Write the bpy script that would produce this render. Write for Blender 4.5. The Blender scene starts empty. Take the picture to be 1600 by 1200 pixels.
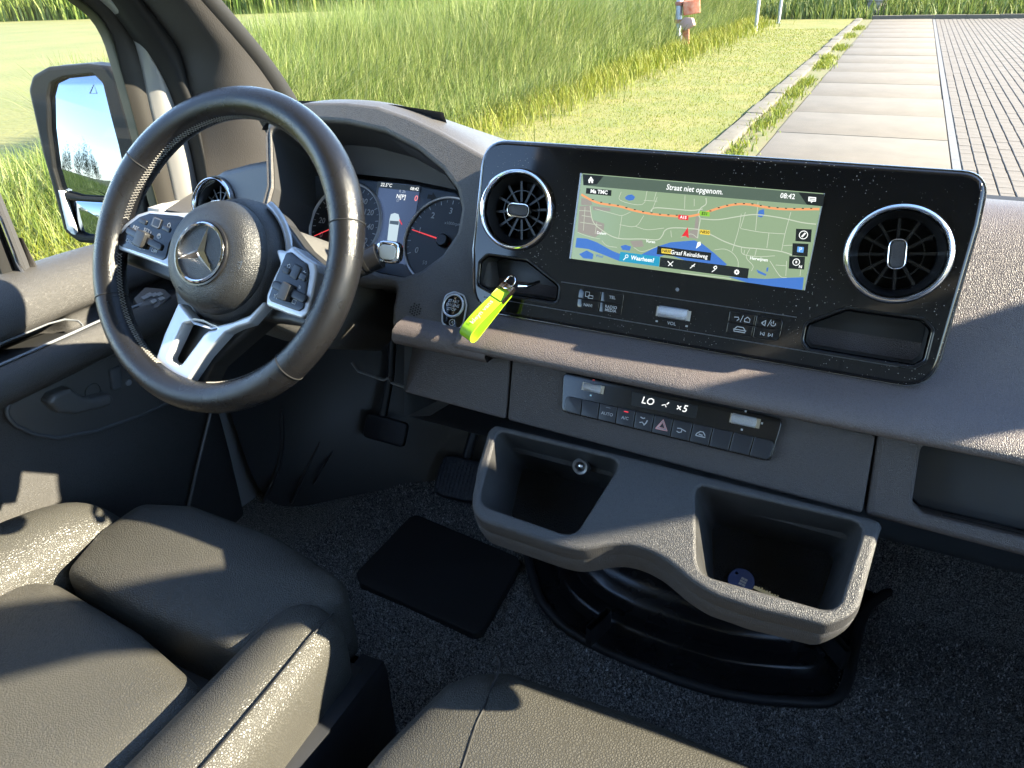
import bpy, bmesh, math, random
from math import sin, cos, pi, radians as rad, sqrt, atan2, hypot
from mathutils import Vector as V, Matrix
from mathutils.geometry import tessellate_polygon, delaunay_2d_cdt

random.seed(7)
S = bpy.context.scene
COL = S.collection

# ------------------------------------------------------------------ camera, world, sun, exposure
FPX, YAW, PITCH, ROLL = 1110.84, rad(27.609), rad(29.876), rad(-2.202)
CAM = V((0.0, 0.0, 1.85))
_f = V((-sin(YAW)*cos(PITCH), cos(YAW)*cos(PITCH), -sin(PITCH)))
_r = V((cos(YAW), sin(YAW), 0)); _u = _r.cross(_f)
CR = _r*cos(ROLL) + _u*sin(ROLL); CU = _u*cos(ROLL) - _r*sin(ROLL); CF = _f
cd = bpy.data.cameras.new('camera'); co = bpy.data.objects.new('camera', cd); COL.objects.link(co)
cd.sensor_width = 36.0; cd.lens = 36.0*FPX/1600.0; cd.clip_start = 0.02; cd.clip_end = 2000
m = Matrix((CR, CU, -CF)).transposed().to_4x4(); m.translation = CAM; co.matrix_world = m
S.camera = co

SUN_EL, SUN_AZ = rad(30), rad(75)          # azimuth measured from straight ahead (+Y) towards the passenger side (+X)
sd = V((cos(SUN_EL)*sin(SUN_AZ), cos(SUN_EL)*cos(SUN_AZ), sin(SUN_EL)))
w = bpy.data.worlds.new('World'); S.world = w; w.use_nodes = True
nt = w.node_tree; bg = nt.nodes['Background']
sky = nt.nodes.new('ShaderNodeTexSky'); sky.sky_type = 'NISHITA'; sky.sun_disc = False
sky.sun_elevation = SUN_EL; sky.sun_rotation = SUN_AZ; sky.air_density = 0.8; sky.dust_density = 0.0; sky.ozone_density = 1.2
nt.links.new(sky.outputs[0], bg.inputs[0]); bg.inputs[1].default_value = 0.15
ld = bpy.data.lights.new('sun', 'SUN'); lo = bpy.data.objects.new('sun', ld); COL.objects.link(lo)
ld.energy = 5.0; ld.angle = rad(0.6); ld.color = (1.0, 0.88, 0.67)
lo.rotation_euler = (-sd).to_track_quat('-Z', 'Y').to_euler(); lo.location = sd*30
vs = S.view_settings; vs.view_transform = 'Standard'; vs.look = 'None'; vs.gamma = 1.0; vs.use_curve_mapping = False; vs.exposure = 2.8
S.cycles.max_bounces = 10; S.cycles.diffuse_bounces = 5; S.cycles.glossy_bounces = 4; S.cycles.transparent_max_bounces = 12
S.cycles.sample_clamp_indirect = 6.0; S.cycles.caustics_reflective = False; S.cycles.caustics_refractive = False

# ------------------------------------------------------------------ helpers
def ray(px, py): return CF + CR*((px-800)/FPX) + CU*((600-py)/FPX)
def onpl(px, py, p0, n):
    d = ray(px, py); return CAM + d*((p0-CAM).dot(n)/d.dot(n))
def atx(px, py, x): return onpl(px, py, V((x,0,0)), V((1,0,0)))
def aty(px, py, y): return onpl(px, py, V((0,y,0)), V((0,1,0)))
def atz(px, py, z): return onpl(px, py, V((0,0,z)), V((0,0,1)))

class Fr:                       # a plane in the cab: origin, right axis, up axis; n points to the cab
    def __init__(s, o, ex, ey):
        s.o = V(o); s.ex = V(ex).normalized(); s.n = s.ex.cross(V(ey)).normalized(); s.ey = s.n.cross(s.ex)
    def w(s, u, v, d=0.0): return s.o + s.ex*u + s.ey*v + s.n*d
    def uv(s, px, py, d=0.0):
        q = onpl(px, py, s.o+s.n*d, s.n) - s.o; return (q.dot(s.ex), q.dot(s.ey))
    def uvs(s, pts, d=0.0): return [s.uv(*p, d) for p in pts]
    def rot(s, a): return Fr(s.o, s.ex*cos(a)+s.ey*sin(a), s.ey*cos(a)-s.ex*sin(a))
    def at(s, u, v, d=0.0): return Fr(s.w(u, v, d), s.ex, s.ey)

def me_obj(name, verts, faces, mat=None, parent=None, smooth=35, label=None):
    me = bpy.data.meshes.new(name); me.from_pydata([tuple(v) for v in verts], [], faces); me.validate()
    return fin(name, me, mat, parent, smooth, label)
def fin(name, me, mat=None, parent=None, smooth=35, label=None):
    if smooth:
        me.polygons.foreach_set('use_smooth', [True]*len(me.polygons)); me.set_sharp_from_angle(angle=rad(smooth))
    if mat: me.materials.append(mat)
    o = bpy.data.objects.new(name, me); COL.objects.link(o)
    if parent is not None: setpar(o, parent)
    if label: o['label'] = label
    return o
def setpar(o, p):        # meshes are built in world coordinates: only a thing's Empty has an offset of its own
    o.parent = p
    if p.parent is None: o.matrix_parent_inverse = Matrix.Translation(-V(p.location))
def thing(name, label, cat, base=(0,0,0), group=None):
    o = bpy.data.objects.new(name, None); COL.objects.link(o); o.location = base; o.empty_display_size = .05
    o['label'] = label; o['category'] = cat
    if group: o['group'] = group
    return o
def tag(o, label, cat, group=None):
    o['label'] = label; o['category'] = cat
    if group: o['group'] = group
    return o
def struct(o): o['kind'] = 'structure'; return o
def stuff(o): o['kind'] = 'stuff'; return o

class MB:                       # mesh collector
    def __init__(s): s.v = []; s.f = []
    def add(s, vs, fs):
        b = len(s.v); s.v += [V(x) for x in vs]; s.f += [tuple(b+i for i in f) for f in fs]
    def loft(s, rings, close=False, cap0=False, cap1=False):
        n = len(rings[0]); vs = [p for r in rings for p in r]; fs = []
        for i in range(len(rings)-1):
            for j in range(n if close else n-1):
                k = (j+1) % n; fs.append((i*n+j, i*n+k, (i+1)*n+k, (i+1)*n+j))
        if cap0: fs.append(tuple(range(n-1, -1, -1)))
        if cap1: fs.append(tuple((len(rings)-1)*n+j for j in range(n)))
        s.add(vs, fs)
    def poly(s, outer, holes=()):
        loops = [[V(p) for p in outer]] + [[V(p) for p in h] for h in holes]
        s.add([p for l in loops for p in l], [tuple(t) for t in tessellate_polygon(loops)])
    def box(s, fr, u0, u1, v0, v1, d0, d1):
        P = [fr.w(u, v, d) for d in (d0, d1) for v in (v0, v1) for u in (u0, u1)]
        s.add(P, [(0,2,3,1),(4,5,7,6),(0,1,5,4),(2,6,7,3),(0,4,6,2),(1,3,7,5)])
    def tube(s, pts, r, n=8, close=False, cap=True):
        pts = [V(p) for p in pts]; N = len(pts); rings = []; up = None
        for i, p in enumerate(pts):
            t = (pts[(i+1) % N]-pts[i-1]) if close else (pts[min(i+1, N-1)]-pts[max(i-1, 0)])
            t.normalize()
            if up is None: up = t.orthogonal().normalized()
            up = (up - t*up.dot(t)).normalized(); sd_ = t.cross(up)
            rr = r(i/(N-1 if N > 1 else 1)) if callable(r) else r
            rings.append([p + (up*cos(a)+sd_*sin(a))*rr for a in [2*pi*k/n for k in range(n)]])
        if close: rings.append(rings[0])
        s.loft(rings, True, cap and not close, cap and not close)
    def lathe(s, fr, prof, n=48, cap=True):
        s.loft([[fr.w(r*cos(2*pi*k/n), r*sin(2*pi*k/n), d) for k in range(n)] for r, d in prof], True)
    def build(s, name, mat=None, parent=None, smooth=35, label=None, recalc=True):
        me = bpy.data.meshes.new(name); me.from_pydata([tuple(v) for v in s.v], [], s.f)
        if recalc:
            bm = bmesh.new(); bm.from_mesh(me); bmesh.ops.remove_doubles(bm, verts=bm.verts, dist=1e-6)
            bmesh.ops.recalc_face_normals(bm, faces=bm.faces); bm.to_mesh(me); bm.free()
        return fin(name, me, mat, parent, smooth, label)

def area2(p): return sum(p[i-1][0]*p[i][1]-p[i][0]*p[i-1][1] for i in range(len(p)))
def ccw(p): return list(p) if area2(p) > 0 else list(reversed(p))
def rnd(pts, r, n=5):           # round the corners of a 2D polygon
    pts = ccw([tuple(p) for p in pts]); out = []; N = len(pts)
    for i, p in enumerate(pts):
        a = V(pts[i-1]).to_2d(); b = V(p).to_2d(); c = V(pts[(i+1) % N]).to_2d()
        rr = r[i] if isinstance(r, (list, tuple)) else r
        da = a-b; dc = c-b; la = da.length; lc = dc.length
        if la < 1e-9 or lc < 1e-9: continue
        da /= la; dc /= lc; dt = max(-1, min(1, da.dot(dc))); ang = math.acos(dt)
        if ang > rad(172) or rr <= 0: out.append((b.x, b.y)); continue
        t = min(rr/math.tan(ang/2), la*.48, lc*.48)
        p0 = b+da*t; p1 = b+dc*t
        for k in range(n+1):
            q = k/n; x = p0*(1-q)**2 + b*2*q*(1-q) + p1*q*q; out.append((x.x, x.y))
    return out
def off(pts, d):                # offset a ccw polygon outward by d (negative = inward)
    N = len(pts); out = []
    for i in range(N):
        a = V(pts[i-1]); b = V(pts[i]); c = V(pts[(i+1) % N])
        e1 = (b-a); e2 = (c-b)
        if e1.length < 1e-9 or e2.length < 1e-9: out.append(tuple(b)); continue
        e1.normalize(); e2.normalize()
        n1 = V((e1.y, -e1.x)); n2 = V((e2.y, -e2.x)); s_ = n1+n2; q = 1+n1.dot(n2)
        b2 = b + s_*(d/max(q, .35)); out.append((b2.x, b2.y))
    return out
def smooth_line(pts, n=8, close=False):   # Catmull-Rom
    P = [V(p) for p in pts]; N = len(P); out = []
    rng = range(N) if close else range(N-1)
    for i in rng:
        p0 = P[i-1] if (close or i > 0) else P[0]*2-P[1]
        p1 = P[i]; p2 = P[(i+1) % N]; p3 = P[(i+2) % N] if (close or i+2 < N) else P[-1]*2-P[-2]
        for k in range(n):
            t = k/n
            out.append(.5*((2*p1)+(p2-p0)*t+(2*p0-5*p1+4*p2-p3)*t*t+(3*p1-p0-3*p2+p3)*t**3))
    if not close: out.append(P[-1])
    return out
def resamp(pts, step):
    P = [V(p).to_2d() for p in pts]; P.append(P[0]); d = [0]
    for i in range(1, len(P)): d.append(d[-1]+(P[i]-P[i-1]).length)
    n = max(8, int(d[-1]/step)); out = []; i = 0
    for k in range(n):
        s_ = d[-1]*k/n
        while i < len(d)-2 and d[i+1] < s_: i += 1
        q = P[i].lerp(P[i+1], (s_-d[i])/max(1e-9, d[i+1]-d[i])); out.append((q.x, q.y))
    return out
def pip(c, P):
    x, y = c; r = False; j = len(P)-1
    for i in range(len(P)):
        if (P[i][1] > y) != (P[j][1] > y) and x < (P[j][0]-P[i][0])*(y-P[i][1])/(P[j][1]-P[i][1])+P[i][0]: r = not r
        j = i
    return r
def plate(name, fr, outer, d0, d1, mat, parent=None, bev=.001, holes=(), label=None, smooth=35, nb=3):
    """solid plate: front at d1, back at d0, rounded front edge, holes = [(poly, floor_d or None, bevel)]"""
    mb = MB(); outer = ccw(outer); rings = []
    for k in range(nb+1):
        a = pi/2*k/nb; rings.append([fr.w(u, v, d1-bev*(1-cos(a))) for u, v in off(outer, -bev*(1-sin(a)))])
    rings.append([fr.w(u, v, d0) for u, v in outer]); mb.loft(rings, True)
    fo = off(outer, -bev); hs = []
    for h, fl, hb in holes:
        h = ccw(h); ho = off(h, hb); hs.append([(u, v) for u, v in ho])
        hr = []
        for k in range(nb+1):
            a = pi/2*k/nb; hr.append([fr.w(u, v, d1-hb*(1-cos(a))) for u, v in off(h, hb*(1-sin(a)))])
        hr.append([fr.w(u, v, d0 if fl is None else fl) for u, v in h]); mb.loft(hr, True)
        if fl is not None: mb.poly([fr.w(u, v, fl) for u, v in h])
    if hs:
        vv = []; ee = []
        for l in [fo]+hs:
            b0_ = len(vv); vv += [V((u, v)) for u, v in l]; ee += [(b0_+i, b0_+(i+1) % len(l)) for i in range(len(l))]
        r_ = delaunay_2d_cdt(vv, ee, [], 0, 1e-6); tri = []
        for t in r_[2]:
            c = (sum(r_[0][i].x for i in t)/len(t), sum(r_[0][i].y for i in t)/len(t))
            if pip(c, fo) and not any(pip(c, h) for h in hs): tri.append(tuple(t))
        mb.add([fr.w(p.x, p.y, d1) for p in r_[0]], tri)
    else:
        loops = [[V((u, v, 0)) for u, v in fo]]
        mb.add([fr.w(p.x, p.y, d1) for l in loops for p in l], [tuple(t) for t in tessellate_polygon(loops)])
    o = mb.build(name, mat, parent, smooth, label)
    if hs:
        for p in o.data.polygons:
            if abs(p.normal.dot(fr.n)) > .9995: p.use_smooth = False
    return o
def circ(u, v, r, n=40, ry=None): return [(u+r*cos(2*pi*k/n), v+(ry or r)*sin(2*pi*k/n)) for k in range(n)]
def rect(u0, v0, u1, v1): return [(u0,v0),(u1,v0),(u1,v1),(u0,v1)]
def sub(o, lv=2):
    md = o.modifiers.new('subsurf', 'SUBSURF'); md.levels = lv; md.render_levels = lv; return o
def text(s, fr, u, v, size, mat, parent, name='lettering', d=.0006, align='CENTER', bold=0.0, sx=1.0, shear=0.0):
    c = bpy.data.curves.new('t', 'FONT'); c.body = s; c.size = size; c.align_x = align; c.align_y = 'CENTER'; c.resolution_u = 2
    c.offset = bold*size; c.shear = shear
    t = bpy.data.objects.new('t', c); COL.objects.link(t)
    bpy.context.view_layer.update()
    me = bpy.data.meshes.new_from_object(t.evaluated_get(bpy.context.evaluated_depsgraph_get()))
    bpy.data.objects.remove(t); bpy.data.curves.remove(c)
    mx = Matrix((fr.ex*sx, fr.ey, fr.n)).transposed().to_4x4(); mx.translation = fr.w(u, v, d); me.transform(mx); me.name = name
    me.materials.clear()
    return fin(name, me, mat, parent, 0)
def strip(mb, fr, pts, wd, d, close=False):      # flat ribbon along a 2D polyline
    P = [V(p).to_2d() for p in pts]; L = []; R = []
    for i, p in enumerate(P):
        t = P[min(i+1, len(P)-1)]-P[max(i-1, 0)]
        if t.length < 1e-9: t = V((1,0))
        t.normalize(); nn = V((-t.y, t.x))*wd/2; L.append(fr.w(*(p+nn), d)); R.append(fr.w(*(p-nn), d))
    mb.loft([L, R])

# ------------------------------------------------------------------ materials
MATS = {}
def node(nt, t, **kw):
    n = nt.nodes.new(t)
    for k, v in kw.items():
        if k in n.inputs: n.inputs[k].default_value = v
        else: setattr(n, k, v)
    return n
def mat(name, col, rough=.5, metal=0.0, grain=None, spec=.5, var=None, coat=0.0, emit=None, rvar=None, sheen=0.0):
    """grain = (kind, scale, strength, distance); var = (scale, second colour, sharpness)"""
    if name in MATS: return MATS[name]
    M = bpy.data.materials.new(name); M.use_nodes = True; t = M.node_tree; b = t.nodes['Principled BSDF']
    b.inputs['Base Color'].default_value = (*col, 1); b.inputs['Roughness'].default_value = rough; b.inputs['Metallic'].default_value = metal
    b.inputs['Specular IOR Level'].default_value = spec; b.inputs['Coat Weight'].default_value = coat; b.inputs['Coat Roughness'].default_value = .05
    if sheen: b.inputs['Sheen Weight'].default_value = sheen
    tc = node(t, 'ShaderNodeTexCoord')
    if var:
        n = node(t, 'ShaderNodeTexNoise', Scale=var[0], Detail=4.0, Roughness=.6); t.links.new(tc.outputs['Object'], n.inputs['Vector'])
        r = node(t, 'ShaderNodeValToRGB'); h = var[2]
        r.color_ramp.elements[0].position = .5-h; r.color_ramp.elements[1].position = .5+h
        r.color_ramp.elements[0].color = (*col, 1); r.color_ramp.elements[1].color = (*var[1], 1)
        t.links.new(n.outputs['Fac'], r.inputs[0]); t.links.new(r.outputs[0], b.inputs['Base Color'])
    if rvar:
        n = node(t, 'ShaderNodeTexNoise', Scale=rvar[0], Detail=3.0); t.links.new(tc.outputs['Object'], n.inputs['Vector'])
        mr = node(t, 'ShaderNodeMapRange'); mr.inputs[1].default_value = .3; mr.inputs[2].default_value = .7
        mr.inputs[3].default_value = rvar[1]; mr.inputs[4].default_value = rvar[2]
        t.links.new(n.outputs['Fac'], mr.inputs[0]); t.links.new(mr.outputs[0], b.inputs['Roughness'])
    if grain:
        kind, sc, st, ds = grain
        if kind == 'leather':
            n = node(t, 'ShaderNodeTexVoronoi', Scale=sc); n.feature = 'DISTANCE_TO_EDGE'; out = n.outputs['Distance']
            wn = node(t, 'ShaderNodeTexNoise', Scale=sc*.35, Detail=2.0)
            mx = node(t, 'ShaderNodeVectorMath', operation='MULTIPLY_ADD'); mx.inputs[1].default_value = (.6/sc,)*3
            t.links.new(tc.outputs['Object'], wn.inputs['Vector']); t.links.new(wn.outputs['Color'], mx.inputs[0]); t.links.new(tc.outputs['Object'], mx.inputs[2])
            t.links.new(mx.outputs[0], n.inputs['Vector'])
            mr = node(t, 'ShaderNodeMapRange'); mr.inputs[2].default_value = .28; t.links.new(out, mr.inputs[0]); out = mr.outputs[0]
            cm = node(t, 'ShaderNodeMix', data_type='RGBA'); cm.inputs[6].default_value = tuple(c*.72 for c in col)+(1,); cm.inputs[7].default_value = tuple(c*1.06 for c in col)+(1,)
            t.links.new(out, cm.inputs[0]); t.links.new(cm.outputs[2], b.inputs['Base Color'])
        else:
            n = node(t, 'ShaderNodeTexNoise', Scale=sc, Detail=2.0, Roughness=.55); out = n.outputs['Fac']
            t.links.new(tc.outputs['Object'], n.inputs['Vector'])
        bp = node(t, 'ShaderNodeBump', Strength=st, Distance=ds); t.links.new(out, bp.inputs['Height']); t.links.new(bp.outputs[0], b.inputs['Normal'])
    if emit:
        b.inputs['Emission Color'].default_value = (*col, 1); b.inputs['Emission Strength'].default_value = emit
    MATS[name] = M; return M

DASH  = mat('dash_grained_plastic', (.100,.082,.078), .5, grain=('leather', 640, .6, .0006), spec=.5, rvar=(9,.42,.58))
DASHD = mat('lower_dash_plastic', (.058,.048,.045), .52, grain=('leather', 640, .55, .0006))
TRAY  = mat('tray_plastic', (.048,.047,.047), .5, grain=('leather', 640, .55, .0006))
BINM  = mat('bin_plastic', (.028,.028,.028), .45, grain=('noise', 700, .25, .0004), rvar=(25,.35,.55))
BLACK = mat('black_plastic', (.022,.022,.022), .42, grain=('noise', 600, .2, .0004))
BLKS  = mat('smooth_black_plastic', (.012,.012,.013), .28)
RUB   = mat('rubber', (.010,.010,.010), .65, spec=.25)
LEA   = mat('seat_leather', (.058,.056,.049), .37, grain=('leather', 340, .55, .0008), spec=.36, rvar=(7,.32,.42))
RIML  = mat('rim_leather', (.009,.009,.010), .26, grain=('leather', 900, .3, .0003), spec=.38, rvar=(22,.15,.36))
HUBM  = mat('airbag_cover', (.020,.021,.022), .44, grain=('leather', 520, .5, .0005))
SILV  = mat('satin_silver', (.50,.51,.53), .34, .4)
CHR   = mat('bright_chrome', (.78,.78,.8), .12, 1.0)
KNUR  = mat('knurled_metal', (.5,.5,.52), .3, 1.0, grain=('leather', 1400, .8, .0004))
PILT  = mat('pillar_trim', (.042,.039,.037), .65, grain=('noise', 520, .5, .0009), spec=.2)
PAINT = mat('van_paint_grey', (.22,.215,.205), .4, coat=.2)
THREAD= mat('stitching_thread', (.22,.21,.195), .8)
WHITEP= mat('white_print', (.40,.40,.40), .5)
GREYP = mat('grey_print', (.2,.2,.21), .5)
REDP  = mat('red_print', (.65,.05,.05), .5)
MATTE = mat('matt_black', (.006,.006,.006), .7)
def gloss_dusty(name='piano_black_dusty'):
    M = bpy.data.materials.new(name); M.use_nodes = True; t = M.node_tree; b = t.nodes['Principled BSDF']
    b.inputs['Base Color'].default_value = (.006,.006,.007,1); b.inputs['Roughness'].default_value = .07
    tc = node(t, 'ShaderNodeTexCoord'); v = node(t, 'ShaderNodeTexVoronoi', Scale=480.0); t.links.new(tc.outputs['Object'], v.inputs['Vector'])
    n = node(t, 'ShaderNodeTexNoise', Scale=14.0, Detail=3.0); t.links.new(tc.outputs['Object'], n.inputs['Vector'])
    # dot radius differs per cell, most cells have none
    sp = node(t, 'ShaderNodeSeparateColor'); t.links.new(v.outputs['Color'], sp.inputs[0])
    mr = node(t, 'ShaderNodeMapRange'); mr.inputs[1].default_value = .55; mr.inputs[2].default_value = 1.0; mr.inputs[3].default_value = 0.0; mr.inputs[4].default_value = .26
    t.links.new(sp.outputs[0], mr.inputs[0])
    dn = node(t, 'ShaderNodeMapRange'); dn.inputs[1].default_value = .36; dn.inputs[2].default_value = .60; t.links.new(n.outputs['Fac'], dn.inputs[0])
    mu = node(t, 'ShaderNodeMath', operation='MULTIPLY'); t.links.new(mr.outputs[0], mu.inputs[0]); t.links.new(dn.outputs[0], mu.inputs[1])
    lt = node(t, 'ShaderNodeMath', operation='LESS_THAN'); t.links.new(v.outputs['Distance'], lt.inputs[0]); t.links.new(mu.outputs[0], lt.inputs[1])
    mc = node(t, 'ShaderNodeMix', data_type='RGBA'); mc.inputs[6].default_value = (.006,.006,.007,1); mc.inputs[7].default_value = (.30,.285,.26,1)
    t.links.new(lt.outputs[0], mc.inputs[0]); t.links.new(mc.outputs[2], b.inputs['Base Color'])
    r2 = node(t, 'ShaderNodeMapRange'); r2.inputs[3].default_value = .06; r2.inputs[4].default_value = .9; t.links.new(lt.outputs[0], r2.inputs[0]); t.links.new(r2.outputs[0], b.inputs['Roughness'])
    return M
PIANO = gloss_dusty()
PIANOC = mat('piano_black', (.006,.006,.007), .09)
def glass_mat(name, tint=(.97,.985,.975), refl=.9):
    M = bpy.data.materials.new(name); M.use_nodes = True; t = M.node_tree; t.nodes.remove(t.nodes['Principled BSDF'])
    o = t.nodes['Material Output']; a = node(t, 'ShaderNodeBsdfTransparent'); a.inputs[0].default_value = (*tint, 1)
    g = node(t, 'ShaderNodeBsdfGlossy', Roughness=.0); g.inputs[0].default_value = (refl,)*3+(1,)
    lw = node(t, 'ShaderNodeLayerWeight', Blend=.5); pw = node(t, 'ShaderNodeMath', operation='POWER'); pw.inputs[1].default_value = 5.0
    ma = node(t, 'ShaderNodeMath', operation='MULTIPLY_ADD'); ma.inputs[1].default_value = .5; ma.inputs[2].default_value = .02; mx = node(t, 'ShaderNodeMixShader')
    t.links.new(lw.outputs['Facing'], pw.inputs[0]); t.links.new(pw.outputs[0], ma.inputs[0])
    t.links.new(ma.outputs[0], mx.inputs[0]); t.links.new(a.outputs[0], mx.inputs[1]); t.links.new(g.outputs[0], mx.inputs[2]); t.links.new(mx.outputs[0], o.inputs[0])
    return M
GLASS = glass_mat('window_glass')

# ------------------------------------------------------------------ the ground outside
def tinted(name, c0, c1, c2, rough=.7, trans=0.0, attr='tint'):
    M = bpy.data.materials.new(name); M.use_nodes = True; t = M.node_tree; b = t.nodes['Principled BSDF']
    a = node(t, 'ShaderNodeAttribute', attribute_name=attr); r = node(t, 'ShaderNodeValToRGB')
    r.color_ramp.elements[0].color = (*c0, 1); r.color_ramp.elements[1].color = (*c2, 1)
    e = r.color_ramp.elements.new(.5); e.color = (*c1, 1)
    t.links.new(a.outputs['Fac'], r.inputs[0]); t.links.new(r.outputs[0], b.inputs['Base Color']); b.inputs['Roughness'].default_value = rough
    b.inputs['Specular IOR Level'].default_value = .25
    if trans:
        o = t.nodes['Material Output']; tr = node(t, 'ShaderNodeBsdfTranslucent'); t.links.new(r.outputs[0], tr.inputs[0])
        mx = node(t, 'ShaderNodeMixShader'); mx.inputs[0].default_value = trans
        t.links.new(b.outputs[0], mx.inputs[1]); t.links.new(tr.outputs[0], mx.inputs[2]); t.links.new(mx.outputs[0], o.inputs[0])
    return M
FIELD = mat('meadow_ground', (.090,.100,.017), .9, var=(.35,(.130,.122,.028),.18), grain=('noise', 9, .6, .05))
LAWNM = mat('lawn_ground', (0.0952,0.112,0.01456), .9, var=(1.3,(0.1568,0.1372,0.0336),.2), grain=('noise', 60, .7, .02))
CONC  = mat('concrete_slab_mat', (.102,.085,.062), .85, var=(2.6,(.128,.108,.080),.22), grain=('noise', 140, .3, .004))
CONCK = mat('kerb_concrete', (.085,.074,.054), .9, var=(7,(.125,.110,.082),.25), grain=('noise', 90, .5, .006))
BRK   = mat('paver_brick', (.092,.076,.058), .85, var=(5,(.126,.107,.085),.25), grain=('noise', 160, .4, .003))
SAND  = mat('joint_sand', (0.056,0.0448,0.0308), .95, var=(25,(0.084,0.07,0.0476),.2))
SOILV = mat('weedy_edge_soil', (0.1232,0.1008,0.0504), .95, var=(6,(0.0896,0.1008,0.028),.15), grain=('noise', 60, .6, .01))

def sheet(name, x0, x1, y0, y1, z, m):
    return struct(me_obj(name, [(x0,y0,z),(x1,y0,z),(x1,y1,z),(x0,y1,z)], [(0,1,2,3)], m, None, 0))
g = sheet('ground', -600, 600, -600, 900, -.02, FIELD)
lawn = sheet('lawn', -5.25, -1.88, 1.5, 32.4, .012, LAWNM)
edge = sheet('gravel_edge', -1.62, -1.26, 1.5, 32.0, .004, SOILV)
bed = sheet('paving_bed', -1.26, 14, 1.5, 32.4, -.004, SAND)
# concrete slab path
path = struct(bpy.data.objects.new('concrete_path', None)); COL.objects.link(path); path['label'] = 'pale concrete slab path running away beside the lawn'
SL, SX0, SX1 = 1.575, -1.255, .655
k = 0; y = 5.2
while y < 31.8:
    y1 = min(y+SL, 31.9); dz = random.uniform(-.004, .004)
    f = Fr((0,0,0), (1,0,0), (0,1,0))
    plate('slab', f, rect(SX0+random.uniform(0,.012), y+.008, SX1-random.uniform(0,.01), y1-.008), -.02, .016+dz, CONC, path, bev=.006, nb=2)
    y += SL
strip_ = sheet('drain_strip', .668, .745, 1.5, 31.9, .008, mat('grey_joint_band', (.10,.098,.096), .8, var=(9,(.14,.135,.13),.2)))
# brick paving: columns of pavers, joints open and closed in turn
pav = struct(bpy.data.objects.new('brick_paving', None)); COL.objects.link(pav); pav['label'] = 'sand coloured brick paving to the right of the slab path'
BWX, BLY = .128, .205
def brick_verts(x0, x1, y0, y1, z, b=.005):
    return [(x0,y0,-.02),(x1,y0,-.02),(x1,y1,-.02),(x0,y1,-.02),(x0,y0,z-b),(x1,y0,z-b),(x1,y1,z-b),(x0,y1,z-b),(x0+b,y0+b,z),(x1-b,y0+b,z),(x1-b,y1-b,z),(x0+b,y1-b,z)]
BF = [(0,1,5,4),(1,2,6,5),(2,3,7,6),(3,0,4,7),(4,5,9,8),(5,6,10,9),(6,7,11,10),(7,4,8,11),(8,9,10,11)]
bm_shared = bpy.data.meshes.new('brick'); bm_shared.from_pydata(brick_verts(-BWX/2+.002, BWX/2-.009, -BLY/2+.0015, BLY/2-.0015, 0), [], BF); bm_shared.materials.append(BRK)
spots = []
for i in range(0, 64):
    for j in range(-4, 125):
        x = .752+BWX*(i+.5); yy = 6.4+BLY*(j+(.5 if i % 2 else 0)+.5)
        if yy < 31.8: spots.append((x, yy, i, j))
def inview(x, y):
    q = V((x, y, 0))-CAM; z = q.dot(CF); return 0 < z and 800+FPX*q.dot(CR)/z < 1610 and 600-FPX*q.dot(CU)/z < 305
vis = sorted([s for s in spots if inview(s[0], s[1])], key=lambda s: hypot(s[0], s[1]))
near = set((s[2], s[3]) for s in vis[:300]); rest = MB()
for x, yy, i, j in spots:
    dz = .014+random.uniform(-.0025, .0025)
    if (i, j) in near:
        o = bpy.data.objects.new('brick', bm_shared); COL.objects.link(o); o.parent = pav; o.location = (x+random.uniform(-.002,.002), yy, dz); o.rotation_euler.z = random.uniform(-.008, .008)
    else:
        wd = .009 if (i+j) % 2 else .004
        rest.add(brick_verts(x-BWX/2+.002, x+BWX/2-wd, yy-BLY/2+.0015, yy+BLY/2-.0015, dz), BF)
stuff(rest.build('far_bricks', BRK, pav, 0, recalc=False))
# kerbs
kerb = struct(bpy.data.objects.new('kerb', None)); COL.objects.link(kerb); kerb['label'] = 'low concrete kerb between lawn and slab path'
f = Fr((0,0,0), (1,0,0), (0,1,0)); y = 5.0
while y < 32:
    plate('kerb_stone', f, rect(-1.84+random.uniform(-.012,.012), y+.004, -1.62+random.uniform(-.012,.012), y+.996), -.02, .052+random.uniform(-.012,.012), CONCK, kerb, bev=.02, nb=3); y += 1.0
ek = struct(bpy.data.objects.new('end_kerb', None)); COL.objects.link(ek); ek['label'] = 'dark low kerb closing the far end of the paving'
x = -1.3
while x < 14:
    plate('kerb_stone', f, rect(x+.004, 32.05, x+.996, 32.25), -.02, .13+random.uniform(-.01,.01), mat('dark_kerb', (.08,.07,.05), .9), ek, bev=.015, nb=2); x += 1.0

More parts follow.
